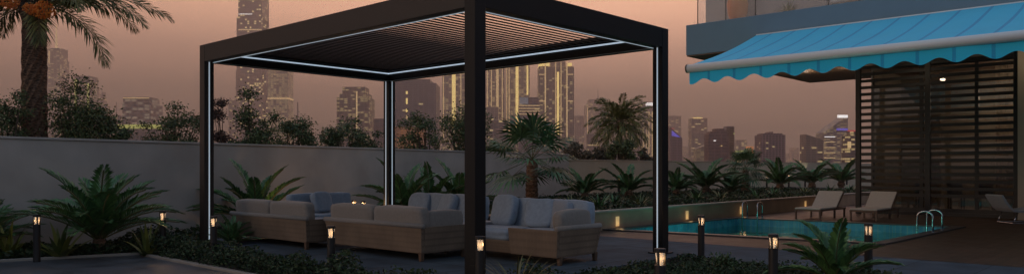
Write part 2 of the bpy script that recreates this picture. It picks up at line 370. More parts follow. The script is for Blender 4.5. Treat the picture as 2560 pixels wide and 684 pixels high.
# ------------------------------------------------------------------ garden walls
def wall(name, p, q, h, th, m, label, z0=G-.05, capm=None):
    d = Vector((q.x-p.x, q.y-p.y, 0)); ln = d.length; d.normalize(); n = Vector((-d.y, d.x, 0))
    o = thing(name, (p.x, p.y, 0), math.atan2(d.y, d.x), label, 'wall')
    mb = MB(); mb.box(0, ln, 0, th, z0, h-.04 if capm else h); mb.build('wall_face', m, o)
    if capm: mb = MB(); mb.box(-.01, ln+.01, -.02, th+.02, h-.038, h); mb.build('coping', capm, o, bevel=.006)
    return o
w1a = Vector((-8.12-.551*8, 12-.834*8, 0)); w1b = Vector((2.06, 27.4, 0))
wall('garden_wall', w1a, w1b, 1.752, .25, m_wall, 'tall smooth grey garden wall running behind the left palms and sofas', capm=m_wall)
w2a = at(1418, 28); d2 = Vector((Rv.x, Rv.y, 0)); w2b = w2a+d2*60
wall('garden_wall', w2a, w2b, 1.57, .25, m_wall2, 'lower beige garden wall behind the planter and the pool', capm=m_wall2)
wu = thing('wall_uplight', tuple(w2a+d2*22.3-Vector((Lv.x, Lv.y, 0))*.3+Vector((0, 0, .22))), TH, 'small ground lamp throwing a pale wedge of light up the beige wall', 'lamp')
mb = MB(); mb.lathe([(0, .03), (.25, .03), (.255, .05), (.33, .06)], 14); mb.build('housing', m_bollard, wu); mb = MB(); mb.lathe([(.331, .05), (.334, .05)], 14); mb.build('lens', m_glow, wu)
li = bpy.data.objects.new('uplight', bpy.data.lights.new('uplight', 'SPOT')); COL.objects.link(li); li.parent = wu; li.location = (0, 0, .36); li.rotation_euler = (rad(170), 0, 0)
li.data.energy = 22; li.data.color = (1, .95, .7); li.data.spot_size = rad(64); li.data.spot_blend = .1; li.data.shadow_soft_size = .02
# raised planter by the pool
pl = thing('raised_planter', T(3.98, 5.5), TH, 'long low rendered planter edging the pool deck with small recessed lights', 'planter')
mb = MB(); mb.box(0, 30, 0, .16, G-.04, .27); mb.build('planter_wall', m_planter, pl)
mb = MB(); mb.box(-.02, 30, -.03, .2, .27, .31); mb.build('cap', m_cap, pl, bevel=.006)
mb = MB(); mb.box(0, .16, .165, 7, G-.04, .27); mb.build('end_wall', m_planter, pl)
mb = MB(); mb.box(.17, 30, .17, 7.3, G, .22); mb.build('soil', m_soil, pl)
for u in (1543, 1717, 1852, 2013, 2040):
    p = on_l(u, 3.98); r = (Vector((p.x, p.y))-NN).dot(Rv)-5.5
    mb = MB(); mb.box(r-.07, r+.07, -.012, -.002, -.06, .16); mb.build('recessed_light', m_warm, pl, bevel=.004)
    li = bpy.data.objects.new('planter_light', bpy.data.lights.new('planter_light', 'POINT')); COL.objects.link(li); li.parent = pl
    li.location = (r, -.12, 0); li.data.energy = .25; li.data.color = (1, .6, .25); li.data.shadow_soft_size = .05

# ------------------------------------------------------------------ PERGOLA
H = 3.0; BD = .283; SP = .167; LA = 6.523; LB = 3.986
pg = thing('pergola', T(0, 0), TH, 'black aluminium pergola with louvered roof and white light strips over the sofas', 'pergola')
for (x, y, mm, led) in ((0, 0, m_black, []), (0, LA-SP, m_black_warmlit, [('y-')]), (LB-SP, 0, m_black, ['x-']), (LB-SP, LA-SP, m_black, ['y-', 'x-'])):
    mb = MB(); mb.box(x, x+SP, y, y+SP, 0, H+BD-.002); p = mb.build('post', mm, pg, bevel=.006)
    mb = MB(); mb.box(x-.05, x+SP+.05, y-.05, y+SP+.05, 0, .02); mb.build('base_plate', m_black, p, bevel=.004)
    for s in led:
        mb = MB(); c = SP/2; w = .008
        if s == 'y-': mb.box(x+c-w, x+c+w, y-.012, y-.002, .04, H-.003)
        else: mb.box(x-.012, x-.002, y+c-w, y+c+w, .04, H-.003)
        mb.build('light_strip', m_led, p)
mb = MB(); mb.box(.004, SP-.004, SP+.001, LA-SP-.001, H, H+BD); b1 = mb.build('beam', m_black_partlit, pg, bevel=.005)
mb = MB(); mb.box(LB-SP+.004, LB-.004, SP+.001, LA-SP-.001, H, H+BD); b2 = mb.build('beam', m_black, pg, bevel=.005)
mb = MB(); mb.box(SP+.001, LB-SP-.001, .004, SP-.004, H, H+BD); b3 = mb.build('beam', m_black, pg, bevel=.005)
mb = MB(); mb.box(SP+.001, LB-SP-.001, LA-SP+.004, LA-.004, H, H+BD); b4 = mb.build('beam', m_black, pg, bevel=.005)
# gutters inside, with the light line in the upper part of the inner face
for (bx, a) in ((b4, (SP+.06, LB-SP-.0, LA-SP-.055, LA-SP+.001)), (b2, (LB-SP-.055, LB-SP+.001, SP, LA-SP-.06))):
    mb = MB(); mb.box(a[0], a[1], a[2], a[3], H+.185, H+.21); mb.build('gutter', m_black, bx)
w = .018
mb = MB(); mb.box(SP+.02, LB-SP-.002, LA-SP-.016, LA-SP-.002, H+.135, H+.157); mb.build('light_strip', m_led2, b4)
mb = MB(); mb.box(LB-SP-.016, LB-SP-.002, SP+.02, LA-SP-.02, H+.135, H+.157); mb.build('light_strip', m_led2, b2)
# thin line along lower outer edges of the front beams
mb = MB(); mb.box(SP-.02, SP+.002, SP+.002, LA-SP-.002, H-.005, H-.001); mb.build('light_strip', m_led, b1)
mb = MB(); mb.box(SP+.002, LB-SP-.002, SP-.02, SP+.002, H-.005, H-.001); mb.build('light_strip', m_led, b3)
for bx_, a in ((b4, (SP+.01, LB-SP-.01, LA-SP-.004, LA-SP+.004)), (b2, (LB-SP-.004, LB-SP+.004, SP+.01, LA-SP-.01))):
    mb = MB(); mb.box(a[0], a[1], a[2], a[3], H-.004, H+.002); mb.build('edge_trim', m_awnbar, bx_)
# louvres: blades along x (R), pitched up going away
nb = 46; pitch = (LA-2*SP-.1)/nb; tl = rad(16); ay = Vector((0, math.cos(tl), math.sin(tl))); az = Vector((0, -math.sin(tl), math.cos(tl)))
mb = MB(); mb.obox((0, 0, 0), Vector((1, 0, 0)), ay, az, (LB-2*SP-.03)/2, pitch*.51, .0098)
lv = mb.build('louver', m_louver, pg)
for i in range(nb):
    o = lv if i == 0 else lv.copy()
    if i: COL.objects.link(o)
    o.location = (LB/2, SP+.06+pitch*(i+.5), H+.222)

# ------------------------------------------------------------------ SOFAS
def sofa(name, l, r, rz, length, dep, label, arms=(1, 1), hb=.68, bands=('back',), ncush=2, mc=m_linen_warm, ms=m_blue, armcush=(0, 0), hs=.46, front=False):
    o = thing(name, T(l, r, 0), rz, label, 'sofa', 'sofas set out under the pergola')
    f = MB(); f.box(.05, dep, .04, length-.04, .10, .27, .03, .03); f.box(0, .055, 0, length, .10, hs, -.0, 0)
    fb = MB()
    fb.prism([(.05, .05), (.105, .05), (.105, length-.05), (.05, length-.05)], .1, hs, [(0, 0), (.055, 0), (.055, length), (0, length)])
    fb.prism([(.107, .05), (dep-.04, .05), (dep-.04, length-.05), (.107, length-.05)], .1, .27, [(.058, .03), (dep, .03), (dep, length-.03), (.058, length-.03)])
    fb.build('frame', m_rattan, o, bevel=.01)
    for e, a in ((0, arms[0]), (1, arms[1])):
        if not a: continue
        y0, y1 = (0, .055) if e == 0 else (length-.055, length)
        yb0, yb1 = (.05, .105) if e == 0 else (length-.105, length-.05)
        mb = MB(); mb.prism([(.107, yb0), (dep-.04, yb0), (dep-.04, yb1), (.107, yb1)], .1, hs-.004, [(.057, y0), (dep+.01, y0), (dep+.01, y1), (.057, y1)])
        mb.build('arm_panel', m_rattan, o, bevel=.008)
    if 'back' in bands: mb = MB(); mb.tube([(.02, -.02, hs+.012), (.02, length+.02, hs+.012)], .034, 12); mb.build('back_rail', m_linen_warm, o, smooth=True)
    for e in (0, 1):
        if ('arm%d' % e) in bands:
            y = .03 if e == 0 else length-.03
            mb = MB(); mb.tube([(0, y, hs+.012), (dep+.03, y, hs+.012)], .036, 12); mb.build('arm_rail', m_linen_warm, o, smooth=True)
    cl = (length-.12)/ncush
    for i in range(ncush):
        cushion('seat_cushion', ms, o, (dep/2+.05, .06+cl*(i+.5), .34), (dep-.12, cl-.01, .17), seed=i)
        cushion('back_cushion', mc, o, (.14, .06+cl*(i+.5), (hb+.34)/2+.03), (.2, cl+.01, hb-.32), (0, rad(-6), 0), puff=.5, p=4.5, seed=i+5)
    for e in (0, 1):
        if armcush[e]:
            y = .15 if e == 0 else length-.15
            cushion('arm_cushion', mc, o, (dep/2+.07, y, hs+.06), (dep-.22, .19, .30), puff=.6, seed=9+e)
    for x in (.06, dep-.09):
        for y in (.07, length-.07):
            mb = MB(); mb.box(x-.025, x+.035, y-.03, y+.03, 0, .12, .006, .006); mb.build('leg', m_legs, o, bevel=.004)
    return o
sofa('sofa', 1.85, .82, TH, 2.25, .92, 'taupe sofa with a woven back, long and closest to the camera, behind the post', arms=(1, 1), bands=('back',), armcush=(1, 0))
sofa('sofa', 4.28, .6, TH, 2.35, .92, 'taupe sofa with a woven back next to the leftmost pergola post', arms=(1, 1), bands=('back',), hb=.68)
sofa('sofa', 2.0, 2.6, TH+math.pi, 1.8, .9, 'blue cushioned sofa with a woven end panel and rolled arm, by the right post', arms=(0, 1), hb=.77, mc=m_blue, bands=('arm1',), ncush=2, armcush=(0, 0))
sofa('sofa', 4.6, 3.12, TH+math.pi, 1.9, .9, 'blue cushioned sofa at the far side, right of the far post', arms=(1, 0), hb=.77, mc=m_blue, bands=())
sofa('sofa', 6.6, 1.55, TH-math.pi/2, 1.45, .9, 'small blue sofa in the far left corner, backing on the wall', arms=(0, 1), hb=.74, mc=m_blue, bands=())
rs = [x for x in bpy.data.objects if x.name == 'sofa.002'][0]
mb = MB(); mb.prism([(.85, .95), (.9, .95), (.9, 1.75), (.85, 1.75)], .1, .45, [(.87, .93), (.935, .93), (.935, 1.79), (.87, 1.79)]); mb.build('front_panel', m_rattan, rs, bevel=.008)
# sofa corner seat joining the two right sofas
o = thing('ottoman', T(2.12, 1.9), TH, 'low blue upholstered ottoman between the two right sofas', 'ottoman')
mb = MB(); mb.box(0, .8, 0, .42, .1, .28, .02, .02); mb.build('base', m_rattan, o, bevel=.01)
cushion('seat_cushion', m_linen, o, (.4, .21, .36), (.8, .43, .16))
def pillow(l, r, z, rz, tilt, s, m, label):
    o = cushion('throw_pillow', m, None, T(l, r, z), (.17, s*1.08, s), (0, rad(tilt), rz), puff=.8, p=4.2, seed=l*3)
    tag(o, label, 'pillow', 'loose pillows on the sofas'); return o
pillow(1.72, 2.30, .63, TH+math.pi-.15, -14, .46, m_blue, 'square blue pillow at the far end of the right sofa')
pillow(1.05, 2.32, .61, TH+math.pi+.25, -18, .42, m_blue, 'blue pillow leaning in the middle of the right sofa')
pillow(.72, 2.36, .60, TH+math.pi-.3, -14, .40, m_linen, 'grey blue pillow near the rolled arm of the right sofa')
cushion_arm = cushion('bolster_pillow', m_linen_warm, None, T(.33, 2.12, .56), (.70, .2, .30), (0, 0, TH), puff=.7, seed=4); tag(cushion_arm, 'long pale bolster lying along the rolled arm of the right sofa', 'pillow', 'loose pillows on the sofas')
pillow(4.25, 2.85, .60, TH+math.pi+.1, -14, .44, m_blue, 'blue pillow at the left end of the far sofa')
pillow(3.55, 2.85, .60, TH+math.pi-.3, -22, .44, m_blue, 'blue pillow slumped in the middle of the far sofa')
pillow(6.2, 2.15, .62, TH-math.pi/2+.2, -22, .40, m_blue, 'crumpled blue pillow on the small far left sofa')
tb = thing('coffee_table', T(3.0, 1.55), TH, 'low coffee table with pale stone top in the middle of the sofas', 'table')
mb = MB(); mb.box(-.25, .35, -.6, .6, .27, .31); mb.build('table_top', m_cap, tb, bevel=.008)
for x in (-.2, .3):
    for y in (-.52, .52): mb = MB(); mb.box(x-.03, x+.03, y-.03, y+.03, 0, .27); mb.build('leg', m_legs, tb)

# ------------------------------------------------------------------ BOLLARDS
BG = 'black bollard lights'
def make_bollard():
    o = thing('bollard_light', (0, 0, 0), 0, 'x', 'bollard light', BG)
    R0 = .047; mb = MB(); mb.lathe([(0, R0), (.545, R0), (.55, R0+.002), (.556, R0)], 20); mb.build('post', m_bollard, o, smooth=False)
    mb = MB(); mb.lathe([(.660, R0), (.662, R0+.003), (.69, R0+.003), (.695, R0-.002)], 20); mb.build('cap', m_bollard, o)
    mb = MB(); mb.lathe([(.557, .024), (.66, .041)], 16); mb.build('reflector', m_glow, o, smooth=True)
    mb = MB()
    for k in range(3):
        a = 2*math.pi*k/3+1.2; mb = MB()
        mb.box(math.cos(a)*.042-.008, math.cos(a)*.042+.008, math.sin(a)*.042-.008, math.sin(a)*.042+.008, .556, .66)
        mb.build('lamp_bar', m_bollard, o)
    li = bpy.data.objects.new('bollard_glow', bpy.data.lights.new('bollard_glow', 'POINT')); COL.objects.link(li); li.parent = o
    li.location = (0, 0, .61); li.data.energy = 2.0; li.data.color = (1, .55, .22); li.data.shadow_soft_size = .015
    return o
b0 = make_bollard(); first = True
def bollard(p, z, label, rz=0, s=1):
    global first
    o = b0 if first else copy_tree(b0); first = False
    o.location = (p.x, p.y, z); o.rotation_euler = (0, 0, rz); o['label'] = label; o.scale = (s, s, s); return o
for u, v, lab, rz in ((92, 536, 'black bollard light left of the big sago palm', 0), (407, 527, 'black bollard light right of the big sago palm, half behind its leaves', .2),
        (534, 540, 'black bollard light standing beside the leftmost pergola post', .2), (828, 564, 'black bollard light in front of the closest woven sofa', .2),
        (1200, 590, 'black bollard light in front of the big central pergola post', .4), (1650, 621, 'black bollard light in front of the right pergola post, cut by the frame', .9),
        (1753, 538, 'slim black bollard light just right of the right pergola post', .9), (1933, 585, 'black bollard light before the pool, left of the small front palm', .8),
        (2171, 558, 'black bollard light right of the small front palm', .9)):
    bollard(at(u, 1273/(v-420)), G, lab, rz)
for u, y, lab in ((885, 15.9, 'bollard light peeping over the closest sofa, left one of the pair'), (908, 15.6, 'bollard light peeping over the closest sofa, right one of the pair'), (1250, 17.2, 'bollard light glimpsed between the two blue sofas, by the fan palm'), (690, 14.2, 'bollard light tucked behind the leftmost sofas, before the wall')):
    bb = bollard(at(u, y), G+.0, lab)
    for ch in bb.children:
        if ch.type == 'LIGHT': ch.data = ch.data.copy(); ch.data.energy = 14
for u, l, lab in ((1716, 8.2, 'small planter bollard just right of the right pergola post'), (1852, 8.2, 'small planter bollard left of the short palm trunk'),
        (1917, 8.2, 'small planter bollard right of the short palm trunk'), (1972, 8.4, 'small planter bollard between the two pool side sago palms'), (2013, 8.4, 'small planter bollard behind the left sun lounger'),
        (2117, 8.6, 'small planter bollard closest to the slatted screen'), (1547, 8.5, 'small planter bollard between the first two planter sagos'), (1636, 8.4, 'small planter bollard beside the right pergola post, left side')):
    bollard(on_l(u, l+2.1), .22, lab)

# ------------------------------------------------------------------ PLANTS
def frond(mb, o, az, el, ln, droop, lw, n=26, fold=.5, width=.035, ang=55, sweep=0, taper=True, spread=.35):
    p = Vector(o); ds = ln/n; pts = [p.copy()]
    for i in range(n):
        t = i/n; e = el-droop*t**1.3; a = az+sweep*t
        d = Vector((math.cos(a)*math.cos(e), math.sin(a)*math.cos(e), math.sin(e))); p = p+d*ds; pts.append(p.copy())
        if t < .1: continue
        side = Vector((-math.sin(a), math.cos(a), 0)); upv = side.cross(d)*-1
        if upv.z < 0: upv = -upv
        prof = math.sin(math.pi*min(1, (t*.86+.14)))**.55 if taper else 1
        l = lw*prof*random.uniform(.85, 1.1); f = rad(ang-20*t)
        for s in (-1, 1):
            fo = fold+random.uniform(-spread, spread)
            dirv = (d*math.cos(f)+side*s*math.sin(f)*math.cos(fo)+upv*math.sin(f)*math.sin(fo)).normalized()
            w = d*width*.5; tip = p+dirv*l-Vector((0, 0, l*.18)); mid = p+dirv*l*.55
            mb.quad(p-w, mid-w*.9, tip, mid+w*.9)
    return pts
def sago_mesh(R0, nf, seed, h=.25, up=1.25, lw=.17, width=.07, n=30):
    random.seed(seed); f = MB(); rb = MB()
    for i in range(nf):
        az = i*2.399+random.uniform(-.2, .2); el = up*(1-.75*i/nf)+random.uniform(-.1, .12)
        ln = R0*random.uniform(.85, 1.15)
        pts = frond(f, (math.cos(az)*.04, math.sin(az)*.04, h), az, el, ln, random.uniform(.7, 1.25), lw*R0/.9, n, width=width, ang=58, fold=.5, spread=.12)
        rb.tube([pts[j] for j in range(0, len(pts), 4)], .008*R0+.002, 4, cap=False)
    return f, rb
PALM_G = 'sago palms in the planting beds'
SAGO = {}
def sago(kind, p, z, s, rz, label, m=None, zs=1.0):
    if kind not in SAGO:
        R0, nf, seed, h, up_, lw = {'big': (1.25, 30, 3, .24, 1.5, .22), 'mid': (.8, 18, 11, .16, 1.25, .19), 'upright': (.95, 21, 21, .15, 1.5, .16), 'thin': (.8, 17, 5, .1, 1.4, .2)}[kind]
        f, rb = sago_mesh(R0, nf, seed, h, up_, lw)
        o = thing('sago_palm', (0, 0, 0), 0, label, 'palm', PALM_G)
        f.build('crown', m or m_sago, o); rb.build('leaf_stems', m_strap, o)
        mb = MB(); mb.lathe([(0, .07), (h*.5, .11), (h, .09), (h+.05, .04)], 12); mb.build('trunk', m_ptrunk, o)
        SAGO[kind] = o
    else: o = copy_tree(SAGO[kind])
    o.location = (p.x, p.y, z); o.rotation_euler = (0, 0, rz); o.scale = (s, s, s*zs); o['label'] = label
    return o
sago('big', at(248, 12.0), G, .98, .4, 'largest sago palm, spreading before the left wall between two bollards')
sago('big', at(-40, 11.6), G, .62, 1.0, 'sago palm cut off by the left edge of the frame')
sago('upright', at(640, 14.9), G, 1.38, .3, 'sago palm rising behind the left sofa')
sago('upright', at(580, 12.6), G, .55, 1.9, 'low sago palm with yellowish leaves right of the leftmost post')
sago('upright', at(1010, 17.6), G, 1.42, 1.2, 'sago palm just right of the far pergola post')
sago('upright', at(1075, 18.4), G, 1.35, 2.2, 'bending sago palm behind the far sofa, left of the central post')
sago('upright', at(1145, 19.4), G, 1.45, .2, 'sago palm partly hidden by the central pergola post')
for u, l, k, s, rz, lab in ((1462, 9.0, 'mid', .85, .1, 'first planter sago palm, right of the fan palm'), (1572, 8.8, 'mid', .95, 1.3, 'planter sago palm left of the right pergola post'),
        (1690, 8.8, 'mid', .85, 2.3, 'planter sago palm directly right of the right pergola post'), (1765, 8.6, 'mid', 1.15, .7, 'wide planter sago palm left of the short palm'),
        (1825, 8.2, 'thin', .8, .7, 'small planter sago palm at the foot of the short palm'),
        (1950, 8.6, 'mid', 1.2, 1.9, 'planter sago palm right of the short palm'), (2030, 8.6, 'mid', 1.2, .2, 'planter sago palm before the pale triangle on the wall'),
        (2103, 8.8, 'mid', 1.25, 2.9, 'last planter sago palm left of the slatted screen')):
    sago(k, on_l(u, l), .2, s*1.5, rz, lab)
sago('thin', at(2085, 8.6), G, .84, 2.2, 'small palm in the front bed between two bollards, before the pool', zs=1.15)
# strap leaved plants
def strap_mesh(n, ln, seed, w=.03, el=(.7, 1.45), droop=(1.2, 2.2)):
    random.seed(seed); mb = MB()
    for i in range(n):
        az = random.uniform(0, 6.28); e = random.uniform(*el); dr = random.uniform(*droop); L_ = ln*random.uniform(.6, 1.1)
        p = Vector((math.cos(az)*.03, math.sin(az)*.03, 0)); side = Vector((-math.sin(az), math.cos(az), 0)); prev = None; k = 9
        base = len(mb.v)
        for j in range(k+1):
            t = j/k; ww = w*(1-t**2.2)*.5+.001
            mb.v += [tuple(p-side*ww), tuple(p+side*ww)]
            if j: b = base+2*j; mb.f.append((b-2, b-1, b+1, b))
            ee = e-dr*t**1.5; p = p+Vector((math.cos(az)*math.cos(ee), math.sin(az)*math.cos(ee), math.sin(ee)))*L_/k
    return mb
def strap(p, z, n, ln, seed, m, label, cat='plant', w=.03, **kw):
    o = strap_mesh(n, ln, seed, w, **kw).build('strap_leaf_plant', m); o.location = (p.x, p.y, z); tag(o, label, cat, 'strap leaved plants'); return o
strap(at(1155, 7.6), G, 42, .50, 1, m_strap, 'arching yellow green grass clump at the foot of the central post, left side', w=.022)
strap(at(1290, 7.5), G, 60, .62, 2, m_strap, 'tall spiky yellow green grass clump right of the central post', w=.022, el=(.9, 1.5), droop=(.6, 1.8))
strap(at(1230, 7.2), G, 26, .38, 12, m_strap, 'short grass clump right beside the central bollard', w=.02)
strap(at(20, 11.4), G, 26, .62, 3, m_yleaf, 'broad leaved plant in the left corner of the frame', w=.07, el=(.5, 1.4), droop=(.3, .9))
strap(at(150, 11.4), G, 26, .62, 4, m_yleaf, 'broad leaved yellow green plant right of the leftmost bollard', w=.08, el=(.5, 1.4), droop=(.3, .9))
strap(at(370, 11.7), G, 24, .58, 5, m_yleaf, 'broad leaved yellow green plant left of the second bollard', w=.07, el=(.5, 1.4), droop=(.3, .9))
random.seed(31)
for i, (u, l) in enumerate(((1430, 6.3), (1500, 5.6), (1535, 6.4), (1600, 5.6), (1655, 6.2), (1740, 5.8), (1800, 6.1), (1890, 5.7), (1935, 6.3), (2010, 5.9), (2075, 6.2), (2125, 5.8))):
    strap(on_l(u, l), .2, 34, .5, 40+i, m_sago if i % 3 else m_yleaf, ['dark', 'low', 'small', 'short', 'dense', 'spreading', 'loose', 'stubby', 'little', 'narrow', 'bright', 'broad'][i]+' tufted plant along the planter edge, '+['behind the sofa arm', 'right of the sofa arm', 'under the first sago', 'under the second sago', 'left of the right post', 'right of the right post', 'under the wide sago', 'right of the short palm', 'near the pool ladder', 'over the left lounger', 'between the loungers', 'next to the screen'][i], w=.05, el=(.3, 1.3), droop=(.4, 1.2))
# fan palm
def fan_palm(p, z, th, r0, R0, nf, seed, label, tr=(.1, .14), m=m_fan, nseg=22, drooping=.22, name='fan_palm'):
    random.seed(seed); o = thing(name, (p.x, p.y, z), 0, label, 'palm')
    mb = MB(); k = 26
    mb.tube([(math.sin(i*.3)*.008, 0, th*i/k) for i in range(k+1)], [(tr[1]+(tr[0]-tr[1])*i/k)*(1+.1*(i % 2)) for i in range(k+1)], 14); mb.build('trunk', m_ptrunk, o)
    f = MB(); st = MB()
    for i in range(nf):
        az = i*2.399; el = 1.35-2.0*i/nf+random.uniform(-.1, .1); d = Vector((math.cos(az)*math.cos(el), math.sin(az)*math.cos(el), math.sin(el)))
        b = Vector((0, 0, th)); c = b+d*R0*random.uniform(.38, .55)+Vector((0, 0, -.05*R0*(1-el))); st.tube([b, c], .008, 4, cap=False)
        side = Vector((-math.sin(az), math.cos(az), 0)); nn = side.cross(d)
        for j in range(nseg):
            a = rad(-118+236*j/(nseg-1)); dv = d*math.cos(a)+side*math.sin(a)
            ll = R0*.5*(1-.25*abs(a)/2)*random.uniform(.9, 1.08)
            mid = c+dv*ll*.55+nn*(.02*(-1)**j); tip = c+dv*ll-Vector((0, 0, ll*drooping)); wv = (side*math.cos(a)-d*math.sin(a))*ll*.055
            f.quad(c, mid-wv, tip, mid+wv)
    f.build('crown', m, o); st.build('leaf_stems', m_strap, o); return o
fan_palm(at(1330, 18.3), 0, 1.46, .1, 1.45, 22, 8, 'fan palm with stout trunk behind the right sofas, before the wall', tr=(.13, .16))
fan_palm(on_l(1864, 8.4), .2, 1.05, .1, 1.15, 24, 9, 'short fan palm with reddish trunk in the planter beside the pool', tr=(.11, .19), drooping=.35)
# date palms
def date_palm(p, z, th, tr, R0, nf, seed, label, fruit=(), lw=.28, n=34, width=.03, fm=None, mul=1, m=m_palm, els=(1.35, -.5), fixed=None):
    random.seed(seed); o = thing('date_palm', (p.x, p.y, z), 0, label, 'palm', 'date palms beyond the walls')
    # trunk with the stubs of cut fronds
    mb = MB(); rows = int(th/(tr*.34)); seg = 22; n0 = 0
    for i in range(rows+1):
        t = i/rows; rr = tr*(1.06-.14*t+.25*max(0, t-.93)/.07)
        for j in range(seg):
            a = 2*math.pi*(j+(.5 if i % 2 else 0))/seg; k = rr*(1+(.13 if (j+i//2) % 2 else -.03)+random.uniform(-.03, .04))
            mb.v.append((math.cos(a)*k, math.sin(a)*k, th*t+random.uniform(-.01, .02)*tr*4))
    for i in range(rows):
        for j in range(seg): mb.f.append((i*seg+j, i*seg+(j+1) % seg, (i+1)*seg+(j+1) % seg, (i+1)*seg+j))
    mb.build('trunk', m_ptrunk, o)
    # boots under the crown
    bt = MB()
    for i in range(26):
        az = i*2.399; h = th-tr*.6+i*tr*.045; d = Vector((math.cos(az), math.sin(az), .75)).normalized(); b = Vector((math.cos(az)*tr*.8, math.sin(az)*tr*.8, h))
        bt.tube([b, b+d*tr*.9], [tr*.22, tr*.12], 5)
    bt.build('frond_bases', m_bark, o)
    f = MB(); st = MB()
    lst = fixed or [(i*2.399, els[0]+(els[1]-els[0])*i/nf+random.uniform(-.1, .1), 1.0) for i in range(nf)]
    for az, el, sl in lst:
        pts = frond(f, (math.cos(az)*tr*.5, math.sin(az)*tr*.5, th+.03), az, el, R0*sl*random.uniform(.94, 1.06), random.uniform(1.0, 1.35), lw, n, width=width, ang=48, fold=random.uniform(-.1, .4), sweep=random.uniform(-.15, .15), spread=.95)
        st.tube([pts[j] for j in range(0, len(pts), 4)], [max(.004, tr*.09*(1-j/len(pts))) for j in range(0, len(pts), 4)], 5, cap=False)
    f.build('crown', m, o); st.build('leaf_stems', m_strap, o)
    for (dx, dy, dz, rr, mm) in fruit:
        mb = MB()
        for i in range(240):
            v = Vector((random.gauss(0, 1), random.gauss(0, 1), random.gauss(0, 1))).normalized()*random.uniform(.55, 1); c = Vector((dx, dy, dz))+Vector((v.x*rr, v.y*rr, v.z*rr*.8))
            s = rr*.09; a, b, cc, d = c+Vector((0, 0, s*1.3)), c+Vector((s, 0, 0)), c-Vector((0, 0, s*1.3)), c-Vector((s, 0, 0)); e = c-Vector((0, s, 0)); g = c+Vector((0, s, 0))
            k = len(mb.v); mb.v += [tuple(q) for q in (a, b, cc, d, e, g)]; mb.f += [(k, k+4, k+1), (k, k+3, k+4), (k+2, k+1, k+4), (k+2, k+4, k+3), (k, k+1, k+5), (k, k+5, k+3), (k+2, k+5, k+1), (k+2, k+3, k+5)]
        mb.tube([(0, 0, th-dz*0+.0), (dx*.6, dy*.6, (th+dz)/2+rr*.6), (dx, dy, dz)], .015, 5) if False else None
        mb.build('fruit_bunch', mm, o)
    return o
zt = 16.5; th_ = HC+402*zt/F-G
fx = [(0.05, .35, .95), (-.15, -.15, .8), (.35, .75, 1.05), (-.3, .55, .85), (.7, .45, 1.0), (-.7, .45, 1.1), (-.9, -.35, .52), (3.2, .2, .85), (2.9, -.1, .8), (3.5, .5, 1.0), (3.7, .1, .9), (3.9, .5, .9), (4.3, 1.15, .9), (5.3, .95, .9), (1.2, .5, 1), (1.8, .6, 1), (2.4, .3, 1), (0.6, 1.2, 1), (2.6, 1.1, 1), (4.6, 1.25, .9), (3.2, .7, 1.1), (0.05, .75, 1.1), (5.6, .3, .9)]
date_palm(at(86, zt), G, th_, .225, 2.75, 24, 5, 'large date palm with thick scaly trunk and orange dates at the left',
          fruit=((-.04, -.75, th_-.06, .19, m_fruit), (.40, -.75, th_-.20, .16, m_fruit), (.66, -.75, th_-.22, .24, m_fruit), (-.5, -.2, th_+.1, .16, m_fruit)), lw=.52, n=80, width=.065, fixed=fx)
date_palm(at(1550, 34), G, HC+110*34/F-G, .1, 1.6, 58, 6, 'smaller date palm with red fruit standing beyond the beige wall', fruit=((.2, -.3, HC+98*34/F-G, .14, m_redf), (-.12, -.3, HC+100*34/F-G, .1, m_redf)), lw=.36, n=34, width=.085, els=(1.45, -.6))

# broadleaf trees: branching trunk plus leaf clumps
def tree(u, y, vtop, wpx, label, seed, n=3200, m=m_tree, loose=.5, ls=.07, vbase=385, lean=0, name='garden_tree', cat='tree', grp='trees showing over the garden walls', nclump=None):
    random.seed(seed); hw = wpx*.56*y/F; top = HC+(HY-vtop)*y/F-G; top += .12*(top-1.9); low = HC+(HY-vbase)*y/F-G-.25
    p = at(u, y); o = thing(name, (p.x, p.y, G), 0, label, cat, grp)
    cz = (top+low)/2; hz = (top-low)/2
    nc = nclump or max(16, int(26*hw)); cl = []
    for i in range(nc):
        while True:
            q = Vector((random.uniform(-1, 1), random.uniform(-1, 1), random.uniform(-1, 1)))
            if q.length < 1 and (q.length > .25): break
        r = random.uniform(.22, .46)*min(hw, hz)*(1.1-.35*loose)
        cl.append((Vector((q.x*(hw-r*.5), q.y*(hw-r)*.8, cz+q.z*(hz-r*.5))), r))
    tk = MB(); base = Vector((lean, 0, 0)); fork = Vector((lean*.5, 0, max(.5, low*.75)))
    tk.tube([(lean*1.2, 0, 0), fork*.5+base*.4, fork], [.09*hw+.02, .07*hw+.02, .055*hw+.015], 8)
    for c, r in cl:
        mid = fork.lerp(c, .5)+Vector((random.uniform(-.1, .1)*hw, random.uniform(-.1, .1)*hw, -.05*hw)); tk.tube([fork, mid, c], [.03*hw+.008, .02*hw+.005, .004], 5, cap=False)
    tk.build('trunk', m_bark, o)
    mb = MB(); tot = sum(r**2 for c, r in cl)
    for c, r in cl:
        k = int(n*r*r/tot)
        for i in range(k):
            v = Vector((random.gauss(0, 1), random.gauss(0, 1), random.gauss(0, 1))).normalized(); dd = r*random.random()**(.5)*(1.0 if random.random() > .3 else random.uniform(1.1, 1.7))
            q = c+Vector((v.x*dd*1.15, v.y*dd*1.15, v.z*dd*.85))
            a = Vector((random.gauss(0, 1), random.gauss(0, 1), random.gauss(0, .6))).normalized(); b = a.cross(Vector((random.gauss(0, 1), random.gauss(0, 1), random.gauss(0, 1)))).normalized()
            s = ls*random.uniform(.6, 1.2); mb.quad(q-a*s*.5, q-b*s*.28, q+a*s*.5, q+b*s*.28)
    mb.build('crown', m, o); return o
tree(12, 15.8, 218, 130, 'loose leafy tree left of the large date palm trunk', 1, 5100, ls=.06)
tree(195, 16.6, 200, 185, 'dense round tree directly right of the large date palm', 2, 11050, loose=.3, ls=.062)
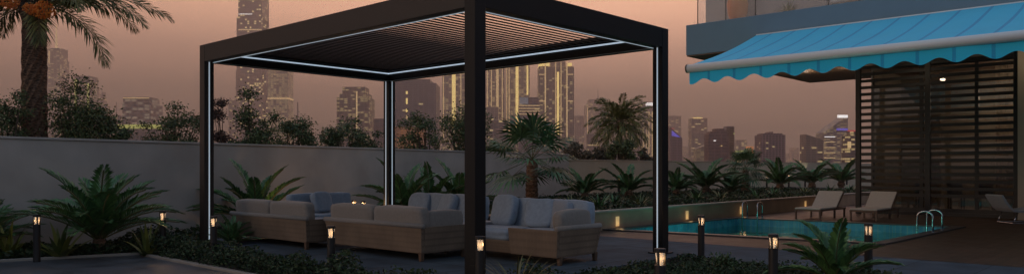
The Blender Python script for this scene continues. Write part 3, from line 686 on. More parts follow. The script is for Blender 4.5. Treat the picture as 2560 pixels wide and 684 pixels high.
tree(278, 17.2, 285, 100, 'low leafy tree on the right shoulder of the dense round tree', 12, 4250, ls=.065)
tree(420, 18.5, 262, 165, 'sparse tree left of the leftmost pergola post', 3, 5610, loose=.9, ls=.065)
tree(558, 19.5, 250, 90, 'sparse reddish tree just right of the leftmost pergola post', 4, 2550, m=m_tree2, loose=1, ls=.065)
tree(640, 19, 236, 125, 'tallest leafy tree seen under the pergola roof', 13, 7140, loose=.4, ls=.068)
tree(735, 20.5, 288, 112, 'round dark tree right of the tallest one under the pergola', 6, 5440, loose=.3, ls=.07)
tree(880, 21.5, 304, 140, 'round leafy tree left of the far pergola post', 7, 6800, loose=.4, ls=.07)
tree(1050, 24, 276, 115, 'open tree with a bare leaning stem right of the far post', 8, 3910, loose=.9, ls=.08, lean=.4)
tree(1172, 25, 260, 135, 'dense leafy tree partly behind the central pergola post', 9, 7650, loose=.3, ls=.08)
tree(1240, 27, 345, 70, 'low shrub showing right of the central post above the wall', 10, 2550, ls=.08)
tree(1462, 33, 357, 110, 'olive shrub left of the smaller date palm above the beige wall', 14, 3740, ls=.1, m=m_olea, vbase=398)
tree(1560, 32, 350, 90, 'green shrub around the smaller date palm trunk', 15, 3740, ls=.1, m=m_tree, vbase=398)
tree(1618, 33, 370, 80, 'pale shrub left of the right pergola post above the beige wall', 16, 2720, ls=.1, m=m_olea, vbase=400)
tree(1515, 33, 368, 50, 'little shrub between the olive shrub and the date palm', 17, 1700, ls=.1, m=m_olea, vbase=400)
# bush in the front bed
def bush(p, z, rx, rz_, n, ls, m, label, seed):
    random.seed(seed); o = thing('bush', (p.x, p.y, z), 0, label, 'bush'); mb = MB(); st = MB()
    for i in range(60):
        v = Vector((random.gauss(0, 1), random.gauss(0, 1), abs(random.gauss(0, 1)))).normalized(); q = Vector((v.x*rx, v.y*rx, v.z*rz_)); st.tube([(0, 0, 0), q*.5, q], .004, 4, cap=False)
        for k in range(n//60):
            t = random.uniform(.35, 1.05); c = q*t+Vector((random.gauss(0, .03), random.gauss(0, .03), random.gauss(0, .03)))
            a = (v+Vector((random.gauss(0, .6), random.gauss(0, .6), random.gauss(0, .6)))).normalized(); b = a.cross(Vector((random.gauss(0, 1), random.gauss(0, 1), random.gauss(0, 1)))).normalized(); s = ls*random.uniform(.6, 1.2)
            mb.quad(c-a*s*.5, c-b*s*.25, c+a*s*.5, c+b*s*.25)
    mb.build('foliage', m, o); st.build('stems', m_bark, o)
bush(at(1805, 9.9), G, .24, .24, 1500, .05, m_leaf, 'round leafy bush right of the slim bollard by the platform corner', 3)
bush(at(2190, 8.6), G, .34, .2, 1500, .05, m_leaf, 'low leafy bush around the rightmost front bollard', 4)
bush(at(1965, 8.2), G, .30, .13, 1200, .05, m_leaf, 'low leafy bush under the left side of the small front palm', 5)
# ground cover (nobody could count it)
def cover(name, poly, n, h, ls, z, m, label, seed, tall=None):
    random.seed(seed); mb = MB(); xs = [p.x for p in poly]; ys = [p.y for p in poly]; k = 0
    def inside(x, y):
        c = False; j = len(poly)-1
        for i in range(len(poly)):
            if (poly[i].y > y) != (poly[j].y > y) and x < (poly[j].x-poly[i].x)*(y-poly[i].y)/(poly[j].y-poly[i].y)+poly[i].x: c = not c
            j = i
        return c
    while k < n:
        x, y = random.uniform(min(xs), max(xs)), random.uniform(min(ys), max(ys))
        if not inside(x, y): continue
        k += 1; hh = h*(.35+1.1*max(0, noise.noise(Vector((x*2.3, y*2.3, 5)))+.45))
        if tall: hh *= tall(x, y)
        q = Vector((x, y, z+hh*random.random()**.6)); a = Vector((random.gauss(0, 1), random.gauss(0, 1), random.gauss(.5, .6))).normalized(); b = a.cross(Vector((random.gauss(0, 1), random.gauss(0, 1), random.gauss(0, 1)))).normalized(); s = ls*random.uniform(.5, 1.3)
        mb.quad(q-a*s*.5, q-b*s*.3, q+a*s*.5, q+b*s*.3)
    tag(mb.build(name, m), kind='stuff', label=label, cat='ground cover')
cover('ground_cover', [T(7.6, -1.0), T(7.6, -.2), T(6, -.34), T(-.3, -.34), T(-.6, 1.1), T(-1.7, 1.1), T(-1.6, -.93)], 26000, .27, .045, G, m_cover, 'low leafy ground cover along the platform behind the bollards', 1)
cover('ground_cover', [T(-.32, 1.0), T(-.32, 4.05), T(-3.4, 4.05), T(-3.4, 1.0)], 26000, .13, .04, G, m_cover, 'low dark ground cover in the front bed right of the platform', 2)
cover('ground_cover', [at(-60, 10.95), at(420, 12.2), T(7.4, -1.0), at(470, 13.6), at(0, 11.9), at(-60, 11.9)], 9000, .15, .06, G, m_cover, 'shrubby ground cover at the foot of the left wall', 3)
cover('ground_cover', [T(4.2, 6), T(4.2, 30), T(11, 30), T(11, 6)], 22000, .13, .1, .2, m_cover, 'dense dark planting filling the raised planter', 4)
cover('ground_cover', [T(7.3, -.5), T(7.3, 8), T(9.5, 10), T(9.0, -.2)], 8000, .25, .08, G, m_cover, 'low planting between the platform and the tall grey wall', 5)
# lamps behind plants that wash the walls are the bollards; a few more stand hidden among the far sagos
# ------------------------------------------------------------------ POOL LADDERS
def handrail(u, v, side, label):
    y = F*(HC-G)/(v-HY); p = at(u, y); o = thing('pool_handrail', (p.x, p.y, G), TH, label, 'handrail', 'steel pool handrails')
    for k, nm in ((0, 0), (1, 1)):
        pass
    mb = MB(); pts = [(.12, 0, 0)]+[(.12, 0, .30)]+[(-.02+.14*math.cos(a), 0, .30+.11*math.sin(a)) for a in [rad(x) for x in range(15, 180, 15)]]+[(-.17, 0, .28), (-.17, 0, -.5)]
    mb.tube(pts, .02, 10); mb.build('rail', m_chrome, o, smooth=True)
    mb = MB(); mb.lathe([(0, .04), (.012, .04)], 14, (.12, 0, 0.03)); mb.build('flange', m_chrome, o)
# far-left pair and right pair stand on the coping
def rails_at(l, r, rz, lab1, lab2, gap=.55):
    for k, lab in ((0, lab1), (1, lab2)):
        p = T(l-k*gap if rz == TH else l, r if rz == TH else r-k*gap, G)
        o = thing('pool_handrail', p, rz, lab, 'handrail', 'steel pool handrails')
        mb = MB(); pts = [(.15, 0, 0), (.15, 0, .33)]+[(-.0+.15*math.cos(a), 0, .34+.12*math.sin(a)) for a in [rad(x) for x in range(15, 180, 15)]]+[(-.15, 0, .3), (-.15, 0, -.55)]
        mb.tube(pts, .018, 10); mb.build('rail', m_chrome, o, smooth=True)
        mb = MB(); mb.lathe([(.031, .045), (.045, .045)], 14, (.15, 0, 0)); mb.build('flange', m_chrome, o)
rails_at(3.35, 13.5, TH, 'leftmost steel handrail curving into the far edge of the pool', 'steel handrail right of the leftmost one at the far pool edge', .42)
rails_at(-1.45, 12.6, TH-math.pi/2, 'steel handrail at the right pool edge, the farther of its pair', 'steel handrail at the right pool edge, the nearer of its pair', .75)

# ------------------------------------------------------------------ SUN LOUNGERS
def lounger(p, rz, label):
    o = thing('sun_lounger', (p.x, p.y, G), rz, label, 'sun lounger', 'sun loungers on the pool deck')
    W_ = .7; L_ = 1.95; h = .27; bs = 1.2
    mb = MB()
    mb.box(0, bs+.72, 0, .035, h-.05, h-.005); mb.box(0, bs+.72, W_-.035, W_, h-.05, h-.005); mb.box(0, .035, .036, W_-.036, h-.05, h-.005); mb.box(bs+.685, bs+.72, .036, W_-.036, h-.05, h-.005)
    mb.build('frame', m_lfr, o, bevel=.005)
    mb = MB(); mb.box(-.01, bs, .01, W_-.01, h, h+.035); mb.build('seat', m_sling, o, bevel=.012)
    a = rad(38); ax = Vector((math.cos(a), 0, math.sin(a))); az_ = Vector((-math.sin(a), 0, math.cos(a)))
    mb = MB(); mb.obox(Vector((bs+.01, W_/2, h+.02))+ax*.33+az_*.012, ax, Vector((0, 1, 0)), az_, .34, W_/2-.015, .018); mb.build('backrest', m_sling, o, bevel=.01)
    mb = MB()
    for y in (.012, W_-.012): mb.obox(Vector((bs+.01, y, h+.0))+ax*.34, ax, Vector((0, 1, 0)), az_, .36, .014, .022)
    mb.obox(Vector((bs+.5, W_/2, h-.03+.12)), Vector((-.35, 0, 1)).normalized(), Vector((0, 1, 0)), Vector((1, 0, .35)).normalized(), .17, .02, .015)
    mb.build('back_frame', m_lfr, o)
    for x in (.03, bs-.1, bs+.66):
        for y in (.03, W_-.03): mb = MB(); mb.box(x-.025, x+.025, y-.02, y+.02, 0, h-.051); mb.build('leg', m_lfr, o)
    return o
def lo_at(u, v):
    y = F*(HC-G)/(v-HY); p = at(u, y); return p-.7*Vector((Lv.x, Lv.y, 0))
lounger(lo_at(1986, 546), TH, 'reclined cream sun lounger at the far side of the pool, the left one')
lounger(lo_at(2123, 549), TH, 'reclined cream sun lounger before the left end of the slatted screen')
# curved lounge chair at the right edge
p = at(2555, 18.9); o = thing('lounge_chair', (p.x, p.y, G), 0, 'curved pale lounge chair on thin legs at the right edge of the deck', 'lounge chair')
prof = [(-.70, .66), (-.60, .50), (-.50, .36), (-.40, .29), (-.25, .27), (0, .29), (.3, .33), (.6, .33), (.8, .28)]
mb = MB(); ch = [(Vector((x, 0, z))) for x, z in prof]
for i in range(len(ch)-1):
    d = (ch[i+1]-ch[i]); ln = d.length; d.normalize(); mb.obox((ch[i]+ch[i+1])/2+Vector((0, 0, .03)), d, Vector((0, 1, 0)), d.cross(Vector((0, 1, 0))), ln/2+.012, .33, .028)
mb.build('sling', m_linen, o, bevel=.01)
for s in (-.3, .3):
    mb = MB(); mb.tube([(-.3, s, .27), (-.42, s, .02), (-.2, s, .015), (.4, s, .015), (.55, s, .3)], .012, 8); mb.build('leg_frame', m_chrome, o, smooth=True)
mb = MB(); mb.tube([(-.42, -.3, .015), (-.42, .3, .015)], .012, 8); mb.build('cross_bar', m_chrome, o)

# ------------------------------------------------------------------ BUILDING (frame: origin P, x = R, y = L)
P0 = at(1715, 21.4)
bl = thing('villa', (P0.x, P0.y, 0), TH, 'grey blue villa corner with a thick balcony slab and glazed ground floor', 'building')
ZS = 4.4; ZT = ZS+.87
mb = MB(); mb.box(0, 9.0, -22, 0, ZS+.02, ZT); mb.build('balcony_slab', m_slab, bl, bevel=.01)
mb = MB(); mb.box(.02, 8.98, -21.98, -.02, ZS-.01, ZS+.018); mb.build('soffit', m_soffit, bl)
for i, (x, y) in enumerate(((5.6, -1.2), (5.6, -2.6), (3.6, -2.0), (3.6, -4.5), (3.9, -7.6))):
    mb = MB(); mb.lathe([(0, .09), (.012, .09)], 16, (x, y, ZS-.024)); mb.build('downlight', m_glow, bl)
    li = bpy.data.objects.new('downlight_glow', bpy.data.lights.new('downlight_glow', 'POINT')); COL.objects.link(li); li.parent = bl; li.location = (x, y, ZS-.25); li.data.energy = 7; li.data.color = (1, .75, .5); li.data.shadow_soft_size = .08
# upper storey, set back
mb = MB(); mb.box(2.3, 9, -22, -.55, ZT+.002, ZT+3); mb.build('upper_wall', m_upwall, bl)
m_part = mat('balcony_partition_paint', (.40,.37,.36), .85, var=.08, scale=1)
mb = MB(); mb.box(1.1, 2.297, -3.5, -.02, ZT+.003, ZT+2.9); mb.build('balcony_partition', m_part, bl)
yy = -.32
k = 0
while yy > -14:
    w = .85 if k < 2 else 1.9
    mb = MB(); mb.box(.10, .115, yy-w+.02, yy, ZT+.01, ZT+1.15); mb.build('railing_panel', m_rail, bl); 
    mb = MB(); mb.box(.095, .12, yy+.001, yy+.019, ZT+.0, ZT+1.15); mb.build('railing_joint', m_frame, bl); yy -= w; k += 1
# ground floor: glazing set back behind the screen, interior behind
YS = -3.05; YE = -7.1
gx = 6.1
for i, (a, b) in enumerate(((YS-.02, YS-1.45), (YS-1.45, YS-2.9), (YS-2.9, YE))):
    mb = MB(); mb.box(gx, gx+.012, b+.05, a-.05, .05, 4.3); mb.build('glass_door', m_glass, bl)
    g = bl.children[-1]
    mb = MB(); mb.box(gx-.03, gx+.04, a-.05, a+.0, G, 4.38); mb.box(gx-.03, gx+.04, b, b+.05, G, 4.38); mb.box(gx-.03, gx+.04, b+.051, a-.051, G, .05); mb.box(gx-.03, gx+.04, b+.051, a-.051, 4.3, 4.38); mb.build('door_frame', m_frame, bl)
mb = MB(); mb.box(gx+.05, 9, YE-3, YS, G-.04, G+.012); mb.build('interior_floor', m_floor_in, bl)
mb = MB(); mb.box(8.9, 9, YE-3, YS, G+.013, 4.38); mb.build('rear_wall', m_cream, bl)
mb = MB(); mb.box(gx+.05, 8.899, YS-.1, YS-.001, G+.013, 4.38); mb.build('side_wall', m_cream, bl)
# curtains: pleated sheets
def curtain(y0, y1, x):
    mb = MB(); n = 60
    for i in range(n):
        a = y0+(y1-y0)*i/n; b = y0+(y1-y0)*(i+1)/n; xa = x+.04*math.sin(i*1.3); xb = x+.04*math.sin((i+1)*1.3)
        mb.quad((xa, a, .0), (xb, b, .0), (xb, b, 4.3), (xa, a, 4.3))
    mb.build('curtain', m_curtain, bl, smooth=True)
curtain(YE+.05, YE+.75, gx+.3); curtain(YS-1.9, YS-1.35, gx+.3)
li = bpy.data.objects.new('interior_lamp', bpy.data.lights.new('interior_lamp', 'POINT')); COL.objects.link(li); li.parent = bl; li.location = (7.6, YE+.6, 3.4); li.data.energy = 50; li.data.color = (1, .75, .5); li.data.shadow_soft_size = .2
mb = MB(); mb.lathe([(0, .14), (.1, .16), (.2, .1)], 16, (7.6, YE+.6, 3.55)); mb.build('pendant_lamp', m_glow, bl)
# cream pier at the right
mb = MB(); mb.box(4.7, 9, YE-6, YE-.06, G-.04, 4.385); mb.build('cream_wall', m_cream, bl)
# furniture inside: dark low silhouettes
for i, (y, h) in enumerate(((-6.0, .75), (-5.2, .75), (-4.3, .7))):
    o = thing('dining_chair', (P0.x, P0.y, 0), TH, ['pale', 'dim', 'dark'][i]+' dining chair behind the glass doors, '+['closest to the curtain', 'middle one', 'closest to the screen corner'][i], 'chair', 'dining chairs inside the villa')
    mb = MB(); mb.box(6.95, 7.35, y-.22, y+.22, .38, .44); mb.build('seat', m_linen, o, bevel=.01)
    mb = MB(); mb.box(6.93, 6.97, y-.21, y+.21, .441, .85); mb.build('backrest', m_linen, o, bevel=.01)
    for x in (6.98, 7.3):
        for yy in (y-.18, y+.18): mb = MB(); mb.box(x-.02, x+.02, yy-.02, yy+.02, G+.013, .38); mb.build('leg', m_legs, o)
# slatted screen
sc_ = thing('slatted_screen', (P0.x, P0.y, 0), TH, 'tall dark horizontal slat screen standing before the glazed villa doors', 'screen')
sx = 4.95
for y in (YS, (YS+YE)/2+.12, YE+.0):
    mb = MB(); mb.box(sx-.05, sx+.07, y-.07, y+.07, G, 4.385); mb.build('post', m_slat, sc_, bevel=.006)
mb = MB(); mb.box(sx-.03, sx+.05, YE+.071, YS-.071, G+.02, G+.11); mb.build('bottom_rail', m_slat, sc_)
mb = MB(); mb.box(sx-.0, sx+.03, YE+.071, YS-.071, 0, .085)
s0 = None; k = 0; z = .42
while z < 4.25:
    for (ya, yb) in ((YS-.072, (YS+YE)/2+.192), ((YS+YE)/2+.048, YE+.072)):
        mb = MB(); mb.box(sx-.012, sx+.012, yb, ya, z, z+.092); mb.build('slat', m_slat, sc_, bevel=.004)
    z += .2; k += 1
# awning
aw = thing('awning', (P0.x, P0.y, 0), TH, 'bright blue striped fabric awning with scalloped valance and pale front bar', 'awning')
def awn_mat():
    m = bpy.data.materials.new('blue_awning_cloth'); m.use_nodes = True; t = m.node_tree; b = t.nodes['Principled BSDF']; k = t.links
    tcn = t.nodes.new('ShaderNodeTexCoord'); s = t.nodes.new('ShaderNodeSeparateXYZ'); k.new(tcn.outputs['Object'], s.inputs[0])
    a = t.nodes.new('ShaderNodeMath'); a.operation = 'MULTIPLY_ADD'; a.inputs[1].default_value = -1/.615; a.inputs[2].default_value = -2.5/.615+.0; k.new(s.outputs[1], a.inputs[0])
    f = t.nodes.new('ShaderNodeMath'); f.operation = 'FRACT'; k.new(a.outputs[0], f.inputs[0])
    g = t.nodes.new('ShaderNodeMath'); g.operation = 'LESS_THAN'; g.inputs[1].default_value = .10; k.new(f.outputs[0], g.inputs[0])
    n = t.nodes.new('ShaderNodeTexNoise'); n.inputs['Scale'].default_value = 1.5; n.inputs['Detail'].default_value = 4; k.new(tcn.outputs['Object'], n.inputs['Vector'])
    mm = t.nodes.new('ShaderNodeMix'); mm.data_type = 'RGBA'; mm.inputs[6].default_value = (.03,.66,1,1); mm.inputs[7].default_value = (.02,.42,.78,1); k.new(g.outputs[0], mm.inputs[0])
    m3 = t.nodes.new('ShaderNodeMix'); m3.data_type = 'RGBA'; m3.blend_type = 'MULTIPLY'; m3.inputs[0].default_value = .12; k.new(mm.outputs[2], m3.inputs[6]); k.new(n.outputs[0], m3.inputs[7])
    k.new(m3.outputs[2], b.inputs['Base Color']); b.inputs['Roughness'].default_value = .85; b.inputs['Sheen Weight'].default_value = .2
    # cloth lets some sky light through
    t2 = t.nodes.new('ShaderNodeBsdfTranslucent'); k.new(m3.outputs[2], t2.inputs[0]); mxs = t.nodes.new('ShaderNodeMixShader'); mxs.inputs[0].default_value = .08
    k.new(b.outputs[0], mxs.inputs[1]); k.new(t2.outputs[0], mxs.inputs[2]); k.new(mxs.outputs[0], t.nodes['Material Output'].inputs[0]); return m
m_awn = awn_mat()
y0, y1 = -2.1, -12.0; xb, zb = -3.43, 3.54; zt_ = 4.74; nx, ny = 14, 90
mb = MB(); vs = []
for i in range(nx+1):
    t = i/nx
    for j in range(ny+1):
        yy = y0+(y1-y0)*j/ny; sag = -.05*math.sin(math.pi*t)+.012*math.sin(math.pi*t)*math.sin(yy*10.2)+.03*noise.noise(Vector((yy*1.1, t*1.5, 3)))*math.sin(math.pi*t); mb.v.append((-.03+(xb+.05)*t, yy, zt_+(zb+.09-zt_)*t+sag))
for i in range(nx):
    for j in range(ny): a = i*(ny+1)+j; mb.f.append((a, a+1, a+ny+2, a+ny+1))
mb.build('canopy', m_awn, aw, smooth=True)
mb = MB(); mb.tube([(xb, y0+.09, zb), (xb, y1, zb)], .095, 20); mb.build('front_bar', m_awnbar, aw, smooth=False)
fb = aw.children[-1]; fb.data.polygons.foreach_set('use_smooth', [len(p.vertices) == 4 for p in fb.data.polygons])
mb = MB(); mb.tube([(xb, y0+.09, zb), (xb, y0+.12, zb)], .102, 20); mb.build('end_cap', m_frame, aw)
mb = MB(); mb.tube([(-.04, y0, zt_), (-.04, y1, zt_)], .022, 12); mb.build('roller', m_awnbar, aw, smooth=True)
mb = MB(); nn = 400
for j in range(nn):
    ya = y0+.06+(y1-y0)*j/nn; yb = y0+.06+(y1-y0)*(j+1)/nn
    def dz(y): return -.31-.055*math.cos((y-y0)*2*math.pi/.6+.5*noise.noise(Vector((y*.8, 0, 0))))+.025*noise.noise(Vector((y*1.3, 2, 0)))
    def xo(y): return xb+.012*math.sin(y*5.1)+.03*noise.noise(Vector((y*.9, 7, 1)))
    mb.quad((xo(ya), ya, zb-.07), (xo(yb), yb, zb-.07), (xo(yb)-.0, yb, zb+dz(yb)), (xo(ya), ya, zb+dz(ya)))
mb.build('valance', m_awn, aw, smooth=True)
for y in (-3.2, -10.5):
    mb = MB(); mb.tube([(-.1, y, zt_-.22), (-1.6, y+.9, zt_-.7), (xb+.05, y, zb-.02)], .03, 8); mb.build('folding_arm', m_awnbar, aw)
# balcony furniture
def bpos(x, y, z=ZT): v = P0+Vector((Rv.x, Rv.y, 0))*x+Vector((Lv.x, Lv.y, 0))*y; return (v.x, v.y, z)
vz = MB(); vz.lathe([(0, .16), (.05, .2), (.25, .27), (.5, .29), (.75, .24), (.95, .15), (1.1, .11), (1.2, .15)], 28)
o = vz.build('floor_vase', m_vase, None, smooth=True); o.location = bpos(.62, -1.25, ZT+.005); tag(o, 'tall rounded orange vase behind the balcony glass', 'vase')
strap(Vector(bpos(.5, -2.75)), ZT, 90, .42, 77, m_fan, 'bushy green plant on the balcony behind the glass', w=.03, el=(.4, 1.5), droop=(.3, 1.2))
o = thing('balcony_sofa', bpos(.9, -4.6), TH, 'low white cushioned sofa on the balcony', 'sofa')
mb = MB(); mb.box(-.35, .5, -1.6, .9, .04, .12); mb.build('base', m_frame, o)
cushion('seat_cushion', m_white, o, (0.05, .3, .22), (.8, 1.1, .17)); cushion('seat_cushion', m_white, o, (0.05, -.85, .22), (.8, 1.1, .17))

# ------------------------------------------------------------------ SKYLINE
SK = 'towers of the far skyline'
GOLD = mat('gold_light', (.8,.6,.3), .5, emit=(1,.70,.22), es=.8)
GOLDS = mat('soft_gold_light', (.8,.6,.3), .5, emit=(1,.66,.30), es=.42)
WHITE = mat('white_light', (.8,.8,.8), .5, emit=(1,.95,.9), es=1.0)
LIME = mat('lime_light', (.5,.6,.2), .5, emit=(.62,.58,.12), es=.42)
BLUE = mat('blue_light', (.1,.1,.5), .5, emit=(.12,.10,.6), es=.6)
REDL = mat('red_light', (.5,.1,.1), .5, emit=(.6,.05,.06), es=.5)
ORNG = mat('orange_light', (.6,.3,.1), .5, emit=(.8,.25,.06), es=.5)
sd = [0]
def tower(u0, u1, vt, D, label, steps=None, col=(.08,.07,.08), lit=.08, fw=5, fh=5, es=.8, glow=(1,.72,.3), spire=None, strips=(), caps=(), bands=(), slant=None, name='tower', rz=0, dark=.55, depth=None, cat='tower', pieces=()):
    """u0,u1 bearing limits, vt top row; steps = [(u0,u1,vtop)] setbacks of the same tower"""
    sd[0] += 1
    uc = (u0+u1)/2; p = at(uc, D); o = thing(name, (p.x, p.y, G), math.atan2(-(p.x), p.y)*.0+rz, label, cat, SK)
    m = tower_mat(name+'_facade', tuple(min(.5, c*1.7) for c in col), fw, fh, lit, sd[0], glow, es, dark)
    X = lambda u: (u-uc)*D/F
    Z = lambda v: HC+(HY-v)*D/F-G
    st = [(u0, u1, vt)]+list(steps or [])
    W = X(u1)-X(u0); dp = (depth or W)*.45
    mb = MB()
    if slant:
        x0, x1 = X(u0), X(u1); za, zb_ = Z(slant[0]), Z(slant[1]); k = len(mb.v)
        mb.v += [(x0, -dp, 0), (x1, -dp, 0), (x1, dp, 0), (x0, dp, 0), (x0, -dp, za), (x1, -dp, zb_), (x1, dp, zb_), (x0, dp, za)]
        for f in ((3,2,1,0),(4,5,6,7),(0,1,5,4),(1,2,6,5),(2,3,7,6),(3,0,4,7)): mb.f.append(tuple(k+i for i in f))
        st = st[1:]
    prevz = None
    for i, (a, b, v) in enumerate(st):
        sh = dp*(1-.12*i) if i else dp
        mb.box(X(a), X(b), -sh+.02*i, sh-.02*i, 0, Z(v))
    mb.build('body', m, o)
    for (a, b, va, vb, mm) in caps:
        c = MB(); c.box(X(a), X(b), -dp*1.03, dp*.9, Z(vb), Z(va)); c.build('lit_crown', mm, o)
    for (a, b, va, vb, mm) in strips:
        c = MB(); c.box(X(a), X(b), -dp*1.0-.9, -dp*1.0-.1, Z(vb), Z(va)); c.build('light_strip', mm, o)
    if spire:
        us, vs_, ws = spire; c = MB(); zz = Z(min(s[2] for s in st) if st else min(slant)); c.tube([(X(us), 0, zz-1), (X(us), 0, Z(vs_))], [ws*D/F, ws*.35*D/F], 8); c.build('spire', GOLDS if lit > .2 else m_upwall, o)
    return o
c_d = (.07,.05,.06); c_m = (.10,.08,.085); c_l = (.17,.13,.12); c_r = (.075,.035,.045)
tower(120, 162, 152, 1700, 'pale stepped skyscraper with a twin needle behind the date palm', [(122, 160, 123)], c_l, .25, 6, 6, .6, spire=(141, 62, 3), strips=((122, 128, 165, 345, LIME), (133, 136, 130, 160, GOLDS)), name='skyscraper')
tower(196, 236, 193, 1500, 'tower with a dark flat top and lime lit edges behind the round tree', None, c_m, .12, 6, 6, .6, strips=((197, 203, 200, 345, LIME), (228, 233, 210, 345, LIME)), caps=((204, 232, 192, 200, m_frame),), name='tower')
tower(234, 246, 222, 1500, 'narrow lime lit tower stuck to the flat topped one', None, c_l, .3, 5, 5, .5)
o = tower(247, 268, 300, 1900, 'pointed sail shaped tower left of the curved office block', None, c_m, .1, 5, 5, .5, name='sail_tower')
mb = MB(); D = 1900; X = lambda u: (u-257.5)*D/F; Z = lambda v: HC+(HY-v)*D/F-G
pr = [(247, 300), (249, 270), (253, 248), (260, 230), (265, 260), (268, 300)]; k = len(pr)
mb.v += [(X(u), -8, Z(v)) for u, v in pr]+[(X(u), 8, Z(v)) for u, v in pr]; mb.f.append(tuple(range(k))); mb.f.append(tuple(range(2*k-1, k-1, -1)))
for i in range(k): j = (i+1) % k; mb.f.append((j, i, k+i, k+j))
fixn(mb.build('sail_top', tower_mat('sail', c_m, 5, 5, .1, 90), o))
tower(16, 58, 268, 1300, 'ribbed block low behind the loose tree at far left', None, c_l, .1, 3, 30, .5, dark=.4)
tower(0, 14, 262, 1500, 'grey block cut by the left edge of the frame', None, c_m, .15, 5, 5, .6)
tower(322, 392, 262, 1100, 'broad office block with an arched lit top floor above the wall', [(322, 386, 245)], c_m, .35, 8, 8, .30, glow=(1,.8,.55), strips=((324, 388, 247, 249, GOLDS),), name='office_block')
tower(290.3, 291.8, 255, 1500, 'thin lone mast left of the arched office block', None, c_d, 0, name='mast', cat='mast')
tower(292, 305, 288, 1500, 'small dim block beside the lone mast', None, c_m, .1)
tower(300, 400, 322, 900, 'low floodlit stadium glowing yellow green above the wall', None, c_m, .0, caps=((302, 398, 312, 322, LIME),), name='stadium', cat='stadium', depth=20)
tower(605, 664, -60, 1800, 'tallest skyscraper, stepped and rising out of the frame left of the roof', [(600, 664, 48), (597, 672, 178), (596, 676, 215)], (.07,.055,.065), .13, 5, 9, 1.3, name='skyscraper', caps=((606, 663, 78, 81, GOLDS), (606, 640, 40, 42, WHITE)), strips=())
tower(677, 727, 176, 1500, 'gold lit tower with a dark ribbed lower half right of the tallest one', None, c_l, .75, 5, 7, .45, strips=(), caps=((676, 728, 246, 250, c_m and GOLDS),))
tower(575, 597, 250, 1600, 'small dim tower left of the tallest skyscraper', None, c_m, .1)
tower(743, 746, 255, 1500, 'distant thin pole like tower right of the gold lit one', None, c_m, 0)
tower(850, 930, 246, 1050, 'dark stepped apartment tower left of the far pergola post', [(856, 924, 236), (862, 918, 220)], (.11,.08,.075), .28, 5, 5, .45, name='apartment_tower', strips=((898, 901, 232, 330, GOLDS),))
tower(848, 856, 300, 1050, 'low annex at the foot of the dark stepped tower', None, c_m, .2)
tower(936, 962, 297, 900, 'small dark cube building left of the far post', None, c_d, .04)
tower(985, 1095, 213, 950, 'broad plain grey tower with one column of lit windows', [(985, 1080, 203)], (.10,.085,.095), .015, 6, 5, .6, strips=((1022, 1026, 233, 240, GOLD), (1022, 1026, 250, 264, GOLD), (1022, 1026, 276, 284, GOLD), (1022, 1026, 292, 300, GOLDS)), dark=.8)
tower(986, 1062, 318, 700, 'low orange lit building right of the far post above the wall', None, (.2,.09,.05), .9, 3, 5, .3, glow=(1,.35,.08), name='low_building', cat='building')
tower(1108, 1166, 150, 1300, 'golden tower left of the central post with bright vertical bands', None, c_l, .3, 5, 6, .45, strips=((1110, 1112, 150, 345, GOLDS), (1132, 1141, 150, 320, GOLD), (1153, 1155, 150, 345, GOLDS)))
tower(1216, 1262, 150, 1400, 'hazy golden tower immediately right of the central post', None, c_l, .3, 5, 6, .5, strips=((1218, 1220, 160, 340, GOLDS), (1228, 1230, 150, 340, GOLDS), (1241, 1247, 150, 300, GOLDS), (1255, 1257, 150, 340, GOLDS)))
tower(1264, 1324, 168, 1300, 'golden ribbed tower between the hazy one and the twin gold tower', [(1284, 1320, 160)], (.2,.15,.12), .4, 4, 7, .4, strips=((1266, 1268, 170, 345, GOLDS), (1272, 1274, 170, 345, GOLDS), (1289, 1296, 165, 330, GOLD), (1316, 1320, 160, 240, GOLD)))
tower(1296, 1350, 262, 900, 'boxy tower with pale cube top and lit floor bands', [(1300, 1346, 245)], (.12,.095,.11), .1, 6, 6, .5, caps=((1299, 1320, 246, 262, m_awnbar),), strips=tuple((1297, 1349, v, v+1.6, GOLDS) for v in (265, 272, 279, 286, 302, 309, 316, 323, 330)))
tower(1217, 1246, 268, 1100, 'hazy low tower right of the central post', None, c_l, .1)
tower(1225, 1270, 302, 900, 'dim block low over the wall beside the fan palm', None, c_m, .15)
tower(1345, 1432, 172, 1150, 'tall twin gold tower with bright vertical lines and lit shoulders', [(1347, 1370, 163), (1375, 1412, 158), (1416, 1428, 163)], (.16,.115,.10), .12, 4, 5, .5,
      strips=((1360, 1363, 158, 345, GOLDS), (1390, 1395, 185, 340, GOLD), (1386, 1388, 156, 345, GOLDS), (1399, 1401, 160, 345, GOLDS), (1413, 1416, 158, 345, GOLDS), (1346, 1360, 190, 192, GOLDS), (1346, 1360, 255, 257, GOLDS), (1417, 1430, 190, 192, GOLDS), (1417, 1430, 255, 257, GOLDS)),
      caps=((1346, 1372, 163, 170, GOLD), (1416, 1427, 163, 169, GOLD)))
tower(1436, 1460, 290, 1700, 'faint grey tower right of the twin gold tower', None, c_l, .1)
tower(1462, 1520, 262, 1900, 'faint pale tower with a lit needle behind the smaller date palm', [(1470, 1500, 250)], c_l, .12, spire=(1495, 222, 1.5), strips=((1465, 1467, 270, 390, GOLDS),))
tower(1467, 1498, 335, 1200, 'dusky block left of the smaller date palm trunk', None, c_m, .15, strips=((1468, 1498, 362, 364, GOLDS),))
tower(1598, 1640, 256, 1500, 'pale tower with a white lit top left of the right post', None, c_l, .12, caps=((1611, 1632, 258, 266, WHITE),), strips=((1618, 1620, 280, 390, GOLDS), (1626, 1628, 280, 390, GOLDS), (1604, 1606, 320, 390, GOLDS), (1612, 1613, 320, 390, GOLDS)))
tower(1568, 1598, 318, 1300, 'broad dim block right of the smaller date palm trunk', None, c_m, .15, strips=((1574, 1576, 320, 390, GOLDS),))
